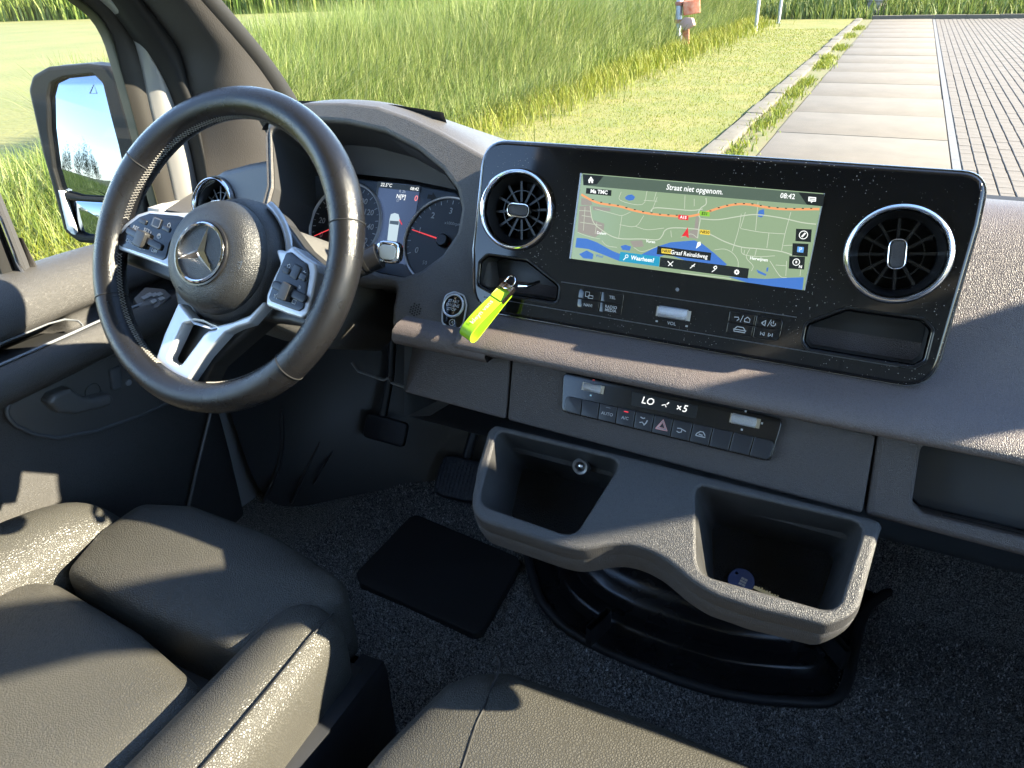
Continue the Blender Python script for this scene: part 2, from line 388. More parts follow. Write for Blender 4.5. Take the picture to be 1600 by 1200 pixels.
# blades: one mesh each, tint attribute per blade
def blades(name, spots, m, seg=3):
    """spots = (x, y, z, height, width, lean, azimuth, tint)"""
    vs = []; fs = []; tn = []
    for (x, y, z, h, wd, ln, az, ti) in spots:
        b = len(vs); ca, sa = cos(az), sin(az); px_, py_ = -sa*wd/2, ca*wd/2
        for k in range(seg+1):
            t = k/seg; ox = ln*t*t*ca; oy = ln*t*t*sa; zz = z+h*(t-.16*t*t*min(1.5, ln/max(h,.01)))
            q = (1-t**1.6)*1.0+.06
            vs += [(x+ox-px_*q, y+oy-py_*q, zz), (x+ox+px_*q, y+oy+py_*q, zz)]; tn += [ti, ti]
        for k in range(seg): fs.append((b+2*k, b+2*k+1, b+2*k+3, b+2*k+2))
    me = bpy.data.meshes.new(name); me.from_pydata(vs, [], fs)
    at = me.attributes.new('tint', 'FLOAT', 'POINT'); at.data.foreach_set('value', tn)
    me.polygons.foreach_set('use_smooth', [True]*len(me.polygons)); me.materials.append(m)
    o = bpy.data.objects.new(name, me); COL.objects.link(o); return o
REED = tinted('reed_leaf', (.060,.105,.016), (.170,.215,.045), (.36,.36,.16), .55, .35)
GRS  = tinted('grass_blade', (.085,.125,.008), (.17,.19,.018), (.26,.235,.06), .6, .35)
R = random.Random(3)
def hnoise(x, y): return .5+.25*sin(x*1.3+y*.7)+.25*sin(y*.45-x*.9+1.3)
sp = []
def reed_belt(n, x0, x1, y0, y1, h0, h1, dens=None):
    for _ in range(n):
        x = R.uniform(x0, x1); y = R.uniform(y0, y1)
        e = min(1, max(.12, (x1-x)/1.5)); h = (h0+(h1-h0)*hnoise(x, y))*(.35+.65*e)*R.uniform(.7, 1.1)
        sp.append((x, y, -.02, h, R.uniform(.006, .02)*(1+.25*max(0, y-6)/10), h*R.choice((.15,.3,.5,.8,1.1))*R.uniform(.6,1.2), R.gauss(.3, 1.7), min(1, max(0, R.gauss(.45, .28)))))
reed_belt(14000, -8.6, -5.3, 2.4, 7.0, .45, .95)
reed_belt(42000, -9.8, -5.1, 6.0, 13.0, 1.0, 1.6)
reed_belt(50000, -11.5, -5.3, 13.0, 32.0, 1.4, 2.1)
reed_belt(9000, -14, -6.3, 32, 40, 1.4, 2.0)
stuff(tag(blades('reeds', sp, REED), 'tall dense green reeds growing beyond the mown verge', 'reeds'))
sp = []
for _ in range(9000):
    x = R.uniform(-10, 15); y = R.uniform(32.5, 37); h = R.uniform(.7, 1.5)*(1 if y > 33.2 else .5)
    sp.append((x, y, -.02, h, R.uniform(.03, .06), h*R.uniform(.1, .7), R.uniform(0, 6.3), min(1, max(0, R.gauss(.4, .25)))))
stuff(tag(blades('far_reeds', sp, REED), 'green bank of reeds behind the far kerb', 'reeds'))
sp = []
for _ in range(16000):
    a = R.uniform(0, 1); x = -95+a*70+R.uniform(-3, 3); y = 30+22*a+R.uniform(0, 6); h = R.uniform(1.4, 2.9)
    sp.append((x, y, -.02, h, R.uniform(.1, .2), h*R.uniform(.1, .5), R.uniform(0, 6.3), min(1, max(0, R.gauss(.35, .22)))))
stuff(tag(blades('field_hedge', sp, REED), 'dark green strip of reeds at the far side of the mown field', 'hedge'))
sp = []
for _ in range(52000):       # verge grass: short on the lawn, longer at the reed foot and on the near left
    u = R.random()
    if u < .62: y = 5.5+R.random()**1.8*22; x = R.uniform(-5.2, -1.88); h = R.uniform(.015, .04); wd = .008
    elif u < .86: y = 2+R.random()**1.5*28; x = -5.15+R.gauss(0, .42); h = R.uniform(.10, .42); wd = .011
    else: y = R.uniform(1.0, 8); x = R.uniform(-7.6, -4.3); h = R.uniform(.08, .5); wd = .011
    sp.append((x, y, .008, h, wd*(1+max(0, y-8)/14), h*R.uniform(.2, .9), R.uniform(0, 6.3), min(1, max(0, R.gauss(.5, .09 if u < .62 else .22)))))
stuff(tag(blades('verge_grass', sp, GRS, 2), 'bright yellow green grass of the verge in front of the reeds', 'grass'))
sp = []
for cx, cy, n in [(-1.50,10.4,260),(-1.46,11.6,200),(-1.5,13.2,320),(-1.47,14.5,260),(-1.44,17.2,420),(-1.5,18.6,300),(-1.45,21,350),(-1.5,24.5,360),(-1.45,27.5,300),(-1.52,8.8,140),(-1.45,7.9,120)]:
    for _ in range(n):
        h = R.uniform(.03, .13); sp.append((cx+R.gauss(0,.09), cy+R.gauss(0,.35), .004, h, R.uniform(.012,.022), h*R.uniform(.3,1.3), R.uniform(0,6.3), min(1,max(0,R.gauss(.35,.25)))))
stuff(tag(blades('kerb_weeds', sp, GRS, 2), 'small green weeds along the path edge beside the kerb', 'weeds'))
sp = []
for _ in range(16000):       # meadow behind the van, seen in the door mirror
    y = -2-R.random()**1.6*45; x = -3.0-R.random()**1.3*36; h = R.uniform(.3, .75)
    sp.append((x, y, -.02, h, R.uniform(.02,.05)*(1+abs(y)/14), h*R.uniform(.2,.8), R.uniform(0,6.3), min(1,max(0,R.gauss(.42,.2)))))
stuff(tag(blades('meadow_grass', sp, REED, 2), 'green meadow reflected in the door mirror', 'grass'))

# trees and a house behind the van (reflected in the mirror)
LEAF = tinted('tree_leaf', (.012,.022,.008), (.026,.042,.013), (.05,.065,.022), .6, .2)
BARK = mat('bark', (.09,.07,.05), .9, grain=('noise', 30, .6, .02))
def tree(x, y, h, w_, label, sd_):
    q = random.Random(sd_); t = thing('field_tree', label, 'tree', (x, y, 0), 'trees behind the meadow')
    mb = MB(); mb.tube([(x,y,-.1),(x+.1,y,h*.3),(x,y+.1,h*.65)], lambda s: .28*(1-.75*s)*h/9, 8)
    for a in range(5):
        an = a*1.26+q.random(); mb.tube([(x+.08,y,h*(.3+.06*a)),(x+cos(an)*w_*.25,y+sin(an)*w_*.25,h*(.5+.05*a)),(x+cos(an)*w_*.4,y+sin(an)*w_*.4,h*(.62+.05*a))], lambda s: .1*(1-.7*s)*h/9, 6)
    mb.build('trunk', BARK, t)
    cl = [(q.gauss(0,.24)*w_, q.gauss(0,.24)*w_, h*q.uniform(.08,.85), q.uniform(.16,.3)*w_) for _ in range(22)]
    vs = []; fs = []; tn = []
    for _ in range(2600):
        cx, cy, cz, r = q.choice(cl); d = V((q.gauss(0,1), q.gauss(0,1), q.gauss(0,.8))); d.normalize(); d *= r*q.random()**.4
        p = V((x+cx, y+cy, cz))+d; a = V((q.gauss(0,1),q.gauss(0,1),q.gauss(0,1))).normalized(); b = a.orthogonal().normalized(); s = q.uniform(.2,.5)*h/9
        i = len(vs); vs += [p-a*s, p+b*s*.6, p+a*s, p-b*s*.6]; fs.append((i,i+1,i+2,i+3)); tn += [min(1,max(0,q.gauss(.45,.25)))]*4
    me = bpy.data.meshes.new('crown'); me.from_pydata([tuple(v) for v in vs], [], fs); at = me.attributes.new('tint','FLOAT','POINT'); at.data.foreach_set('value', tn)
    me.materials.append(LEAF); o = bpy.data.objects.new('crown', me); COL.objects.link(o); setpar(o, t)
TREES = []
# ------------------------------------------------------------------ posts on the verge
GALV = mat('galvanised_post', (.27,.28,.29), .45, .6, var=(20,(.34,.35,.36),.2))
WPOST = mat('white_post_paint', (.40,.40,.38), .6, var=(14,(.30,.30,.28),.12))
ORG = mat('weathered_orange_plastic', (.42,.085,.028), .6, var=(9,(.46,.20,.12),.16))
b0 = V((-5.45, 20.6, 0)); t = thing('lamp_post', 'grey metal post with an orange box strapped to it by the reeds', 'post', b0)
fz = Fr(b0, (1,0,0), (0,1,0))
mb = MB(); mb.lathe(fz, [(.0,.0),(.14,0),(.14,.32),(.10,.36),(.085,.40),(.08,3.6),(0,3.6)], 20); mb.build('pole', GALV, t)
for h_ in (.62, 1.03): mb = MB(); mb.lathe(fz, [(.103,h_),(.112,h_+.01),(.112,h_+.08),(.103,h_+.09)], 20); mb.build('clamp', mat('clamp_rust', (.26,.09,.06), .7), t)
fo = Fr(b0+V((.30,-.05,.98)), (cos(.3),sin(.3),.12), (0,0,1)); plate('orange_box', fo, rnd(rect(-.18,-.16,.24,.17),.03,4), -.14, .10, ORG, t, bev=.02)
fo = Fr(b0+V((.26,-.12,.62)), (cos(-.35),sin(-.35),-.25), (.2,0,1)); plate('torn_cover', fo, rnd([(-.2,-.05),(.02,-.18),(.24,.02),(.12,.16),(-.1,.12)],.03,3), -.05, .05, mat('faded_pink_plastic',(.42,.26,.23),.7), t, bev=.015)
fo = Fr(b0+V((.24,-.10,.30)), (1,0,.1), (.15,0,1)); plate('hanging_strap', fo, rnd(rect(-.08,-.22,.10,.18),.03,3), -.02, .02, ORG, t, bev=.006)
def mpost(px, py, label):
    b = atz(px, py, 0.0); t = thing('marker_post', label, 'post', b, 'thin white posts along the verge')
    f = Fr(b, (1,0,0), (0,1,0)); MB_ = MB(); MB_.lathe(f, [(0,-.05),(.055,-.05),(.05,2.4),(.04,2.42),(0,2.43)], 14); MB_.build('shaft', WPOST, t)
    MB_ = MB(); MB_.lathe(f, [(.09,-.02),(.09,.03),(.056,.05)], 14); MB_.build('foot_collar', GALV, t)
mpost(1180, 49, 'nearest of the three thin white posts beside the reeds')
mpost(1216, 37, 'middle one of the three thin white posts beside the reeds')
mpost(1246, 23, 'farthest of the three thin white posts beside the reeds')
b = atz(1366, 26, 0.0); t = thing('concrete_post', 'thick pale round post at the far end of the kerb', 'post', b)
f = Fr(b, (1,0,0), (0,1,0)); mb = MB(); mb.lathe(f, [(0,-.05),(.36,-.05),(.33,.3),(.30,2.6),(.25,2.7),(0,2.72)], 24); mb.build('shaft', mat('pale_post', (.27,.24,.20), .8, var=(5,(.2,.17,.14),.2)), t, smooth=40)
mb = MB(); mb.lathe(f, [(.37,.55),(.375,.57),(.375,.66),(.34,.68)], 24); mb.build('band', GALV, t)
# mirror view: reflected direction is roughly back and out to the left
for i, (x, y, h, w_, lb) in enumerate([(-122,-203,11,17,'broad round tree at the right of the mirror view'),(-140,-194,9.5,15,'dark tree next to the broad tree in the mirror'),(-106,-215,11,16,'tree right of the broad tree, at the mirror rim'),(-92,-225,10,16,'bushy tree hidden at the inner mirror rim'),(-200,-180,6.5,12,'low tree left of the red roof in the mirror'),(-222,-168,6,12,'small far tree in the left half of the mirror'),(-244,-158,6.5,12,'second tree from the left mirror rim'),(-266,-150,7,13,'leftmost tree of the mirror view'),(-155,-196,6,12,'low bush between dark tree and red roof in the mirror')]):
    tree(x, y, h, w_*1.7, lb, 11+i)
hb = thing('farmhouse', 'tiny red roofed house between the trees in the mirror', 'house', (-178,-190,0)); fh = Fr((-178,-190,0), (.75,-.66,0), (.66,.75,0))
mb = MB(); mb.box(fh, -5, 5, -3.5, 3.5, -.1, 2.6); mb.build('wall', mat('brick_wall', (.24,.15,.10), .9), hb, 0)
mb = MB(); P = [fh.w(-5.4,-4,2.5), fh.w(5.4,-4,2.5), fh.w(5.4,4,2.5), fh.w(-5.4,4,2.5), fh.w(-5.4,0,5.4), fh.w(5.4,0,5.4)]
mb.add(P, [(0,1,5,4),(2,3,4,5),(1,2,5),(3,0,4),(0,3,2,1)]); mb.build('roof', mat('red_roof', (.24,.055,.03), .8), hb, 0)

# ------------------------------------------------------------------ the cab: floor, shell, glass
def carpet_mat(name='speckled_carpet'):
    M = bpy.data.materials.new(name); M.use_nodes = True; t = M.node_tree; b = t.nodes['Principled BSDF']
    tc = node(t, 'ShaderNodeTexCoord'); n = node(t, 'ShaderNodeTexNoise', Scale=420.0, Detail=3.0, Roughness=.7); t.links.new(tc.outputs['Object'], n.inputs['Vector'])
    r = node(t, 'ShaderNodeValToRGB'); r.color_ramp.elements[0].position = .44; r.color_ramp.elements[1].position = .66
    r.color_ramp.elements[0].color = (.065,.065,.066,1); r.color_ramp.elements[1].color = (.50,.50,.48,1)
    t.links.new(n.outputs['Fac'], r.inputs[0]); t.links.new(r.outputs[0], b.inputs['Base Color']); b.inputs['Roughness'].default_value = .95
    b.inputs['Specular IOR Level'].default_value = .1; b.inputs['Sheen Weight'].default_value = .15
    bp = node(t, 'ShaderNodeBump', Strength=1.0, Distance=.004); t.links.new(n.outputs['Fac'], bp.inputs['Height']); t.links.new(bp.outputs[0], b.inputs['Normal'])
    return M
CARP = carpet_mat()
FZ = .80
mb = MB(); nx, ny = 90, 90; rows = []
for j in range(ny+1):
    y = -.9+2.35*j/ny
    rows.append([V((-1.22+2.02*i/nx, y, FZ+.006*sin(i*.31+j*.2)+.004*sin(j*.53-i*.17) + max(0, y-1.15)*.9)) for i in range(nx+1)])
mb.loft(rows); struct(mb.build('cab_floor', CARP, None, 60))
# carpet tufts that stand up where the carpet is near and open
def tufts():
    vs = []; fs = []; tn = []; q = random.Random(5)
    def one(x, y, z):
        i = len(vs); h = q.uniform(.0025,.006); a = q.uniform(0,6.3); w_ = q.uniform(.0012,.0022); l = q.uniform(0,.004)
        vs.extend([(x-w_*cos(a),y-w_*sin(a),z),(x+w_*cos(a),y+w_*sin(a),z),(x+l*sin(a),y-l*cos(a),z+h)]); fs.append((i,i+1,i+2)); tn.extend([q.random()]*3)
    for _ in range(150000):
        x = q.uniform(-.95,.62); y = q.uniform(.45,1.3)
        i_ = (x+1.22)/2.02*90; j_ = (y+.9)/2.35*90; one(x, y, FZ-.0006+.006*sin(i_*.31+j_*.2)+.004*sin(j_*.53-i_*.17)+max(0,y-1.15)*.9)
    me = bpy.data.meshes.new('carpet_pile'); me.from_pydata(vs, [], fs); at = me.attributes.new('tint','FLOAT','POINT'); at.data.foreach_set('value', tn)
    me.materials.append(tinted('carpet_fibre', (.04,.04,.042), (.12,.122,.124), (.58,.58,.56), .9)); o = bpy.data.objects.new('carpet_pile', me); COL.objects.link(o)
    return stuff(tag(o, 'speckled grey carpet pile on the cab floor', 'carpet'))
tufts()
HEAD = mat('headliner', (.62,.60,.56), .9)
SHELL = mat('shell_trim', (.30,.29,.28), .7, grain=('noise', 300, .3, .001))
XC = -.19                                   # the van's centre line
XL, XR = -1.19, .81
WB = V((0, 1.28, 1.535)); WT = V((0, .62, 2.36))   # windscreen foot and head (y, z)
# roof
mb = MB(); rr = []
for y, z, dx in [(.62,2.36,.16),(.4,2.42,.12),(-.2,2.46,.10),(-.95,2.46,.10)]:
    rr.append([V((XC+s*(1.0-dx), y, z-(.05 if abs(s) > .95 else 0))) for s in (-1,-.9,-.4,0,.4,.9,1)])
mb.loft(rr); rb = MB(); mb.loft([[p+V((0,0,.04)) for p in r] for r in rr]); struct(mb.build('cab_roof', HEAD, None, 50))
# back wall of the cab
f = Fr((XC,-.95,0), (1,0,0), (0,0,1)); struct(plate('cab_back_wall', f, rect(-.98,.78,.98,2.47), -.02, .02, SHELL, None))
# passenger side: door below the window, pillars and header
f = Fr((XR,0,0), (0,1,0), (0,0,1)); f = Fr((XR,0,0), (0,-1,0), (0,0,1))
outer = [(.95,.70),(-1.46,.70),(-1.44,1.50),(-1.20,1.62),(-.62,2.34),(.95,2.42)]
hole = [(.25,1.46),(-1.07,1.46),(-1.05,1.58),(-.72,2.10),(-.57,2.22),(.25,2.25)]  # unseen window outline, shaped to place the sun and shadow patches inside
struct(plate('passenger_side_wall', f, outer, -.05, .03, SHELL, None, bev=.01, holes=[(rnd(hole,.06,5), None, .008)]))
mb = MB(); mb.poly([f.w(u,v,-.012) for u,v in off(ccw(hole),.02)]); tag(mb.build('passenger_window', GLASS, None, 0), 'clear side window of the passenger door', 'window')
# windscreen glass
def ws(x, t): return V((x, WB.y+(WT.y-WB.y)*t-.06*((x-XC)/1.0)**2*1.0, WB.z+(WT.z-WB.z)*t))
mb = MB(); mb.loft([[ws(XC+s*(.98-.14*t), t) for s in [i/10-1 for i in range(21)]] for t in [k/6 for k in range(7)]])
tag(mb.build('windscreen', GLASS, None, 60), 'large clear windscreen above the dashboard', 'windscreen')
# scuttle / bonnet edge in front of the dash, firewall below it
mb = MB(); mb.loft([[V((x,1.33,1.52)) for x in (-1.3,.84)],[V((x,1.36,1.3)) for x in (-1.3,.84)],[V((x,1.42,.6)) for x in (-1.3,.84)]])
struct(mb.build('bulkhead', BLACK, None, 0))
mb = MB(); mb.loft([[V((x,y,z)) for x in (-1.15,-.8,-.3,.3,.76)] for y,z in [(1.29,1.515),(1.55,1.45),(2.0,1.31),(2.25,1.15),(2.3,.7)]])
tag(mb.build('bonnet', PAINT, None, 50), 'van bonnet hidden below the windscreen', 'bonnet')

f = Fr((-1.165,0,0), (0,1,0), (0,0,1)); struct(plate('driver_side_wall', f, [(-.95,.74),(1.36,.74),(1.36,1.5),(.86,1.5),(.78,1.30),(-.95,1.30)], -.03, 0, SHELL, None))
# driver's side pillar: strips between traced edges
def L3(px, x): return smooth_line([atx(a,b,x) for a,b in px], 6)
def resample(P, n):
    d = [0]
    for i in range(1, len(P)): d.append(d[-1]+(P[i]-P[i-1]).length)
    out = []
    for k in range(n):
        s = d[-1]*k/(n-1); i = max(j for j in range(len(d)) if d[j] <= s+1e-9); i = min(i, len(P)-2)
        out.append(P[i].lerp(P[i+1], (s-d[i])/max(1e-9, d[i+1]-d[i])))
    return out
c0 = [(-60,-150),(40,-60),(90,-22),(118,0),(148,24),(168,56),(180,92),(200,160),(216,220),(234,290),(250,350),(262,400)]
c1 = [(-50,-150),(50,-60),(100,-22),(126,0),(156,26),(178,64),(190,112),(216,208),(236,280),(254,345),(266,400)]
c2 = [(-15,-150),(85,-60),(130,-22),(156,0),(188,32),(212,72),(232,160),(240,192),(260,256),(272,308),(282,345),(292,400)]
c3 = [(20,-150),(120,-60),(160,-18),(176,0),(224,68),(256,120),(276,168),(296,224),(308,280),(316,320),(322,360),(326,400)]
c4 = [(68,-150),(168,-60),(205,-18),(222,0),(256,44),(280,80),(296,140),(304,160),(320,240),(324,272),(332,330),(338,400)]
c5 = [(165,-150),(262,-60),(298,-18),(314,0),(360,52),(400,100),(428,140),(446,170),(470,215),(490,260),(510,330),(520,400)]
pil = thing('windscreen_pillar', 'grey grained pillar trim left of the windscreen, with pale door frame strip', 'pillar', (-1.15,.95,1.4))
def band(name, A, B, xa, xb, m, bulge=0.0, nrm=V((1,-.3,.1)), thick=.03):
    A = resample(L3(A, xa), 40); B = resample(L3(B, xb), 40); mb = MB(); rows = []
    for k in range(9):
        t = k/8; rows.append([a.lerp(b,t)+nrm.normalized()*bulge*sin(pi*t) for a, b in zip(A, B)])
    rows = [[p-nrm.normalized()*thick for p in rows[0]]]+rows+[[p-nrm.normalized()*thick for p in rows[-1]]]
    mb.loft(rows); return mb.build(name, m, pil, 50)
band('window_seal', c0, c1, -1.205, -1.20, mat('olive_seal', (.022,.022,.012), .6, spec=.2), .004)
band('door_frame', c1, c2, -1.20, -1.185, mat('door_frame_trim', (.026,.024,.021), .6, grain=('noise',400,.2,.0005), spec=.2), .004)
band('painted_strip', c2, c3, -1.185, -1.16, PAINT, .010)
band('door_seal', c3, c4, -1.155, -1.125, RUB, .014)
band('pillar_trim', c4, c5, -1.125, -1.02, PILT, .03, V((.75,-.65,.1)), .004)
A = resample(L3(c5, -1.02), 40); mb = MB(); mb.loft([A, [p+V((.012,.008,.002)) for p in A], [p+V((.012,.03,.0)) for p in A]]); mb.build('glass_edge_band', MATTE, pil, 60)
# ------------------------------------------------------------------ dashboard
dash = thing('dashboard', 'dark grained van dashboard running the full width under the windscreen', 'dashboard', (-.19,.9,1.3))
PR = [(1.29,1.525),(1.15,1.555),(1.0,1.598),(.9,1.628),(.86,1.635),(.825,1.630),(.79,1.608),(.745,1.553),(.712,1.516),(.685,1.503),(.655,1.4975),(.635,1.492),(.625,1.484),(.6235,1.478),(.628,1.471),(.65,1.468),(.68,1.468)]
mb = MB(); xs = [-.40,-.2,0,.1,.3,.5,.7,.795]
def pry(x): return .035*max(0, (x-.25)/.5)**2
mb.loft([[V((x, y+pry(x), z)) for x in xs] for y, z in PR]); o = mb.build('top_pad', DASH, dash, 60, 'grained soft pad sloping towards the seats'); sub(o, 2)
mb = MB(); mb.loft([[V((x, y, z)) for x in (-.489,-.44,-.36)] for y, z in [(.70,1.486),(.655,1.488),(.638,1.487),(.628,1.4825),(.6235,1.472),(.628,1.464),(.65,1.461),(.70,1.461)]])
mb.build('pad_end', DASH, dash, 60)
# windscreen foot band
mb = MB(); mb.loft([[V((x,y,z)) for x in (-1.15,-.6,-.2,.3,.79)] for y,z in [(1.05,1.572),(1.10,1.582),(1.2,1.556),(1.3,1.53)]]); mb.build('windscreen_foot_strip', MATTE, dash, 60)
# instrument surround with the cluster opening
Sf = Fr((-.5,.668,1.50), (1,0,0), (0,.584,.811))
so = Sf.uvs([(416,192),(440,167),(480,157),(540,157),(590,163),(640,180),(690,203),(765,245),(765,320),(765,400),(765,470),(768,512),(700,512),(640,522),(610,512),(612,480),(619,445),(565,442),(470,428),(403,351),(418,290)])
sh = Sf.uvs([(420,203),(450,191),(500,188),(540,191),(600,205),(650,231),(690,264),(713,295),(720,325),(713,363),(690,397),(655,423),(628,432),(590,425),(560,415),(470,405),(408,345),(423,290)])
SUR = mat('surround_plastic', (.080,.075,.071), .48, grain=('leather', 640, .5, .0006), rvar=(9,.4,.55))
plate('instrument_surround', Sf, rnd(so,.012,4), -.03, 0, SUR, dash, bev=.007, holes=[(rnd(sh,.012,4), -.15, .006)], nb=4)
mb = MB(); _q = off(ccw(rnd(sh,.012,4)),-.0012); mb.loft([[Sf.w(u,v,d) for u,v in _q] for d in (-.007,-.08,-.148)], True); mb.build('binnacle_wall_shade', mat('shroud_plastic',(.028,.028,.029),.5,grain=('noise',500,.2,.0004)), dash, 60)  # dark liner over the opening's wall, its shade put into the colour
top = [Sf.w(u,v,-.006) for u,v in Sf.uvs([(400,205),(410,188),(440,167),(480,157),(540,157),(590,163),(640,180),(690,203),(765,245),(770,330)])]
mb = MB(); mb.loft([top,[p+V((0,.03,.004)) for p in top],[p+V((0,.10,-.022)) for p in top],[p+V((0,.42,-.13)) for p in top]]); sub(mb.build('instrument_hood', SUR, dash, 60), 2)
# driver's vent pod at the left end
Lf = Fr((-.95,.80,1.55), (1,-.0,0), (0,.40,.92))
lo_ = Lf.uvs([(292,350),(300,308),(316,284),(345,265),(385,254),(432,245),(440,300),(424,345),(404,365),(390,450),(296,450)])
vc = Lf.uv(336,320); 
plate('vent_pod', Lf, rnd(lo_,.02,5), -.05, 0, mat('pod_plastic', (.085,.086,.09), .42, grain=('noise', 500, .25, .0006)), dash, bev=.012, holes=[(circ(*vc,.043), -.05, .003)], nb=4)
tp = [Lf.w(u,v,-.012) for u,v in Lf.uvs([(292,350),(300,308),(316,284),(345,265),(385,254),(432,245)])]
mb = MB(); mb.loft([tp,[p+V((0,.06,-.01)) for p in tp],[p+V((0,.40,-.11)) for p in tp]]); mb.build('pod_top', SUR, dash, 60)
# dash shelf that fills the space towards the windscreen on the driver's side
mb = MB(); mb.loft([[V((x,y,z)) for x in (-1.15,-.8,-.39)] for y,z in [(.86,1.50),(1.0,1.53),(1.15,1.535),(1.3,1.52)]]); mb.build('dash_shelf', SUR, dash, 60)
VANE = mat('vane_plastic',(.006,.006,.0065),.35)
def vent(fr, u, v, r, parent, knob_ang=0.0, ring=CHR, name='air_vent', nv=12, lit=()):
    g = fr.at(u, v); mb = MB()
    prof = [(r*1.10,.000),(r*1.085,.006),(r*1.05,.0095),(r*1.0,.0105),(r*.955,.0085),(r*.93,.004),(r*.925,-.002)]
    mb.lathe(g, prof, 64); v_ = mb.build(name, ring, parent, 60)
    mb = MB(); mb.lathe(g, [(r*.925,.001),(r*.86,-.006),(r*.80,-.010),(r*.79,-.012),(r*.79,-.03)], 64); mb.build('inner_bezel', BLKS, v_, 50)
    mb = MB(); mb.lathe(g, [(r*.80,-.032),(0.0001,-.032)], 48); mb.build('duct_back', MATTE, v_, 0)
    for k in range(nv):
        a = 2*pi*k/nv+.13; h = g.rot(a); mb = MB()
        mb.box(h, r*.24, r*.79, -.0013, .0013, -.024, -.0115); mb.build('vane', VANE, v_, 0)
    mb = MB(); mb.lathe(g, [(r*.55,-.011),(r*.555,-.013),(r*.53,-.013),(r*.53,-.011),(r*.55,-.011)], 48); mb.build('vane_ring', BLKS, v_, 0)
    mb = MB(); mb.lathe(g, [(.0001,-.010),(r*.2,-.010),(r*.25,-.013),(r*.25,-.03)], 32); mb.build('vane_hub', BLKS, v_, 40)
    h = g.rot(knob_ang); plate('knob', h, rnd(rect(-r*.30,-r*.15,r*.30,r*.15), r*.14, 6), -.012, -.001, mat('knob_dark_metal',(.10,.095,.095),.35,1.0,grain=('leather',1400,.8,.0004)), v_, bev=.002)
    mb = MB(); e = [h.w(a,b,-.002) for a,b in rnd(rect(-r*.32,-r*.17,r*.32,r*.17), r*.16, 6)]; mb.tube(e, .0009, 6, True); mb.build('knob_rim', CHR, v_, 60)
    return v_
vent(Lf, *vc, .040, dash, 0.2)

# start button
Bf = Sf; 
sb = Sf.uvs([(712,457),(727,463),(731,478),(726,507),(718,517),(703,515),(693,505),(694,478),(699,462)])
sb_o = plate('start_button', Sf, rnd(sb,.008,5), -.004, .004, PIANOC, dash, bev=.002)
mb = MB(); mb.tube([Sf.w(u,v,.0035) for u,v in rnd(sb,.008,5)], .0011, 6, True); mb.build('bezel', SILV, sb_o, 60)
bu, bv = Sf.uv(711,479); mb = MB(); mb.lathe(Sf.at(bu,bv), [(.0145,.0035),(.0145,.0062),(.0135,.007),(.0125,.0066),(.012,.0055)], 40); mb.build('ring', SILV, sb_o, 50)
for i, s in enumerate(('START','ENGINE','STOP')): text(s, Sf, bu, bv+.0048-.0048*i, .0052, WHITEP, sb_o, d=.0062, bold=.01)
bu, bv = Sf.uv(709,505); mb = MB(); mb.lathe(Sf.at(bu,bv), [(.0042,.0045),(.0034,.0046)], 24); mb.build('eco_ring', WHITEP, sb_o, 0); text('A', Sf, bu, bv, .0055, WHITEP, sb_o, d=.0046)
# microphone grille beside it
gu, gv = Sf.uv(649,485); mb = MB()
for i in range(-2,3):
    for j in range(-3,4):
        if i*i*1.6+j*j < 9: mb.lathe(Sf.at(gu+i*.0034, gv+j*.0032+(.0016 if i % 2 else 0)), [(.0001,.0004),(.0012,.0004),(.0012,-.001)], 8)
mb.build('microphone_grille', MATTE, dash, 0)

# lower dash panels under the pad
Af = Fr((-.15,.635,1.442), (1,0,0), (0,.020,.038))
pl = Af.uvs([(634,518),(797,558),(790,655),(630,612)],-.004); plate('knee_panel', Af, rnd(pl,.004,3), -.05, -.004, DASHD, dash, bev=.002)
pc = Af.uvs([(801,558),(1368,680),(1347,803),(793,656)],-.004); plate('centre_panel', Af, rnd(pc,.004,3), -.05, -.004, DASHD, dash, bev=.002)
_a = Af.uv(1373,660,-.004); _b = Af.uv(1352,805,-.004); pr = [_a, (.935,_a[1]), (.935,_b[1]-.004), (Af.uv(1610,894,-.004)[0],_b[1]-.002), _b]
_c0 = Af.uv(1440,692,-.004); _c1 = Af.uv(1424,792,-.004); ph = [_c0, (.90,_c0[1]), (.90,_c1[1]-.003), (_c1[0]+.01,_c1[1]-.003), (_c1[0],_c1[1]+.004)]
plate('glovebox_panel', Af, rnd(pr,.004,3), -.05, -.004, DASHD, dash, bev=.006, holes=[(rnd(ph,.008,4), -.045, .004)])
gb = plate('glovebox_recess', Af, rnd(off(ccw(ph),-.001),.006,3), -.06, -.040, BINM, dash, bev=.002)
a = Af.uv(1470,807,-.02); b = (.88,a[1]); mb = MB(); mb.tube([Af.w(*a,-.016), Af.w(*b,-.016)], .0035, 8); mb.build('recess_sill', BLKS, dash, 60)
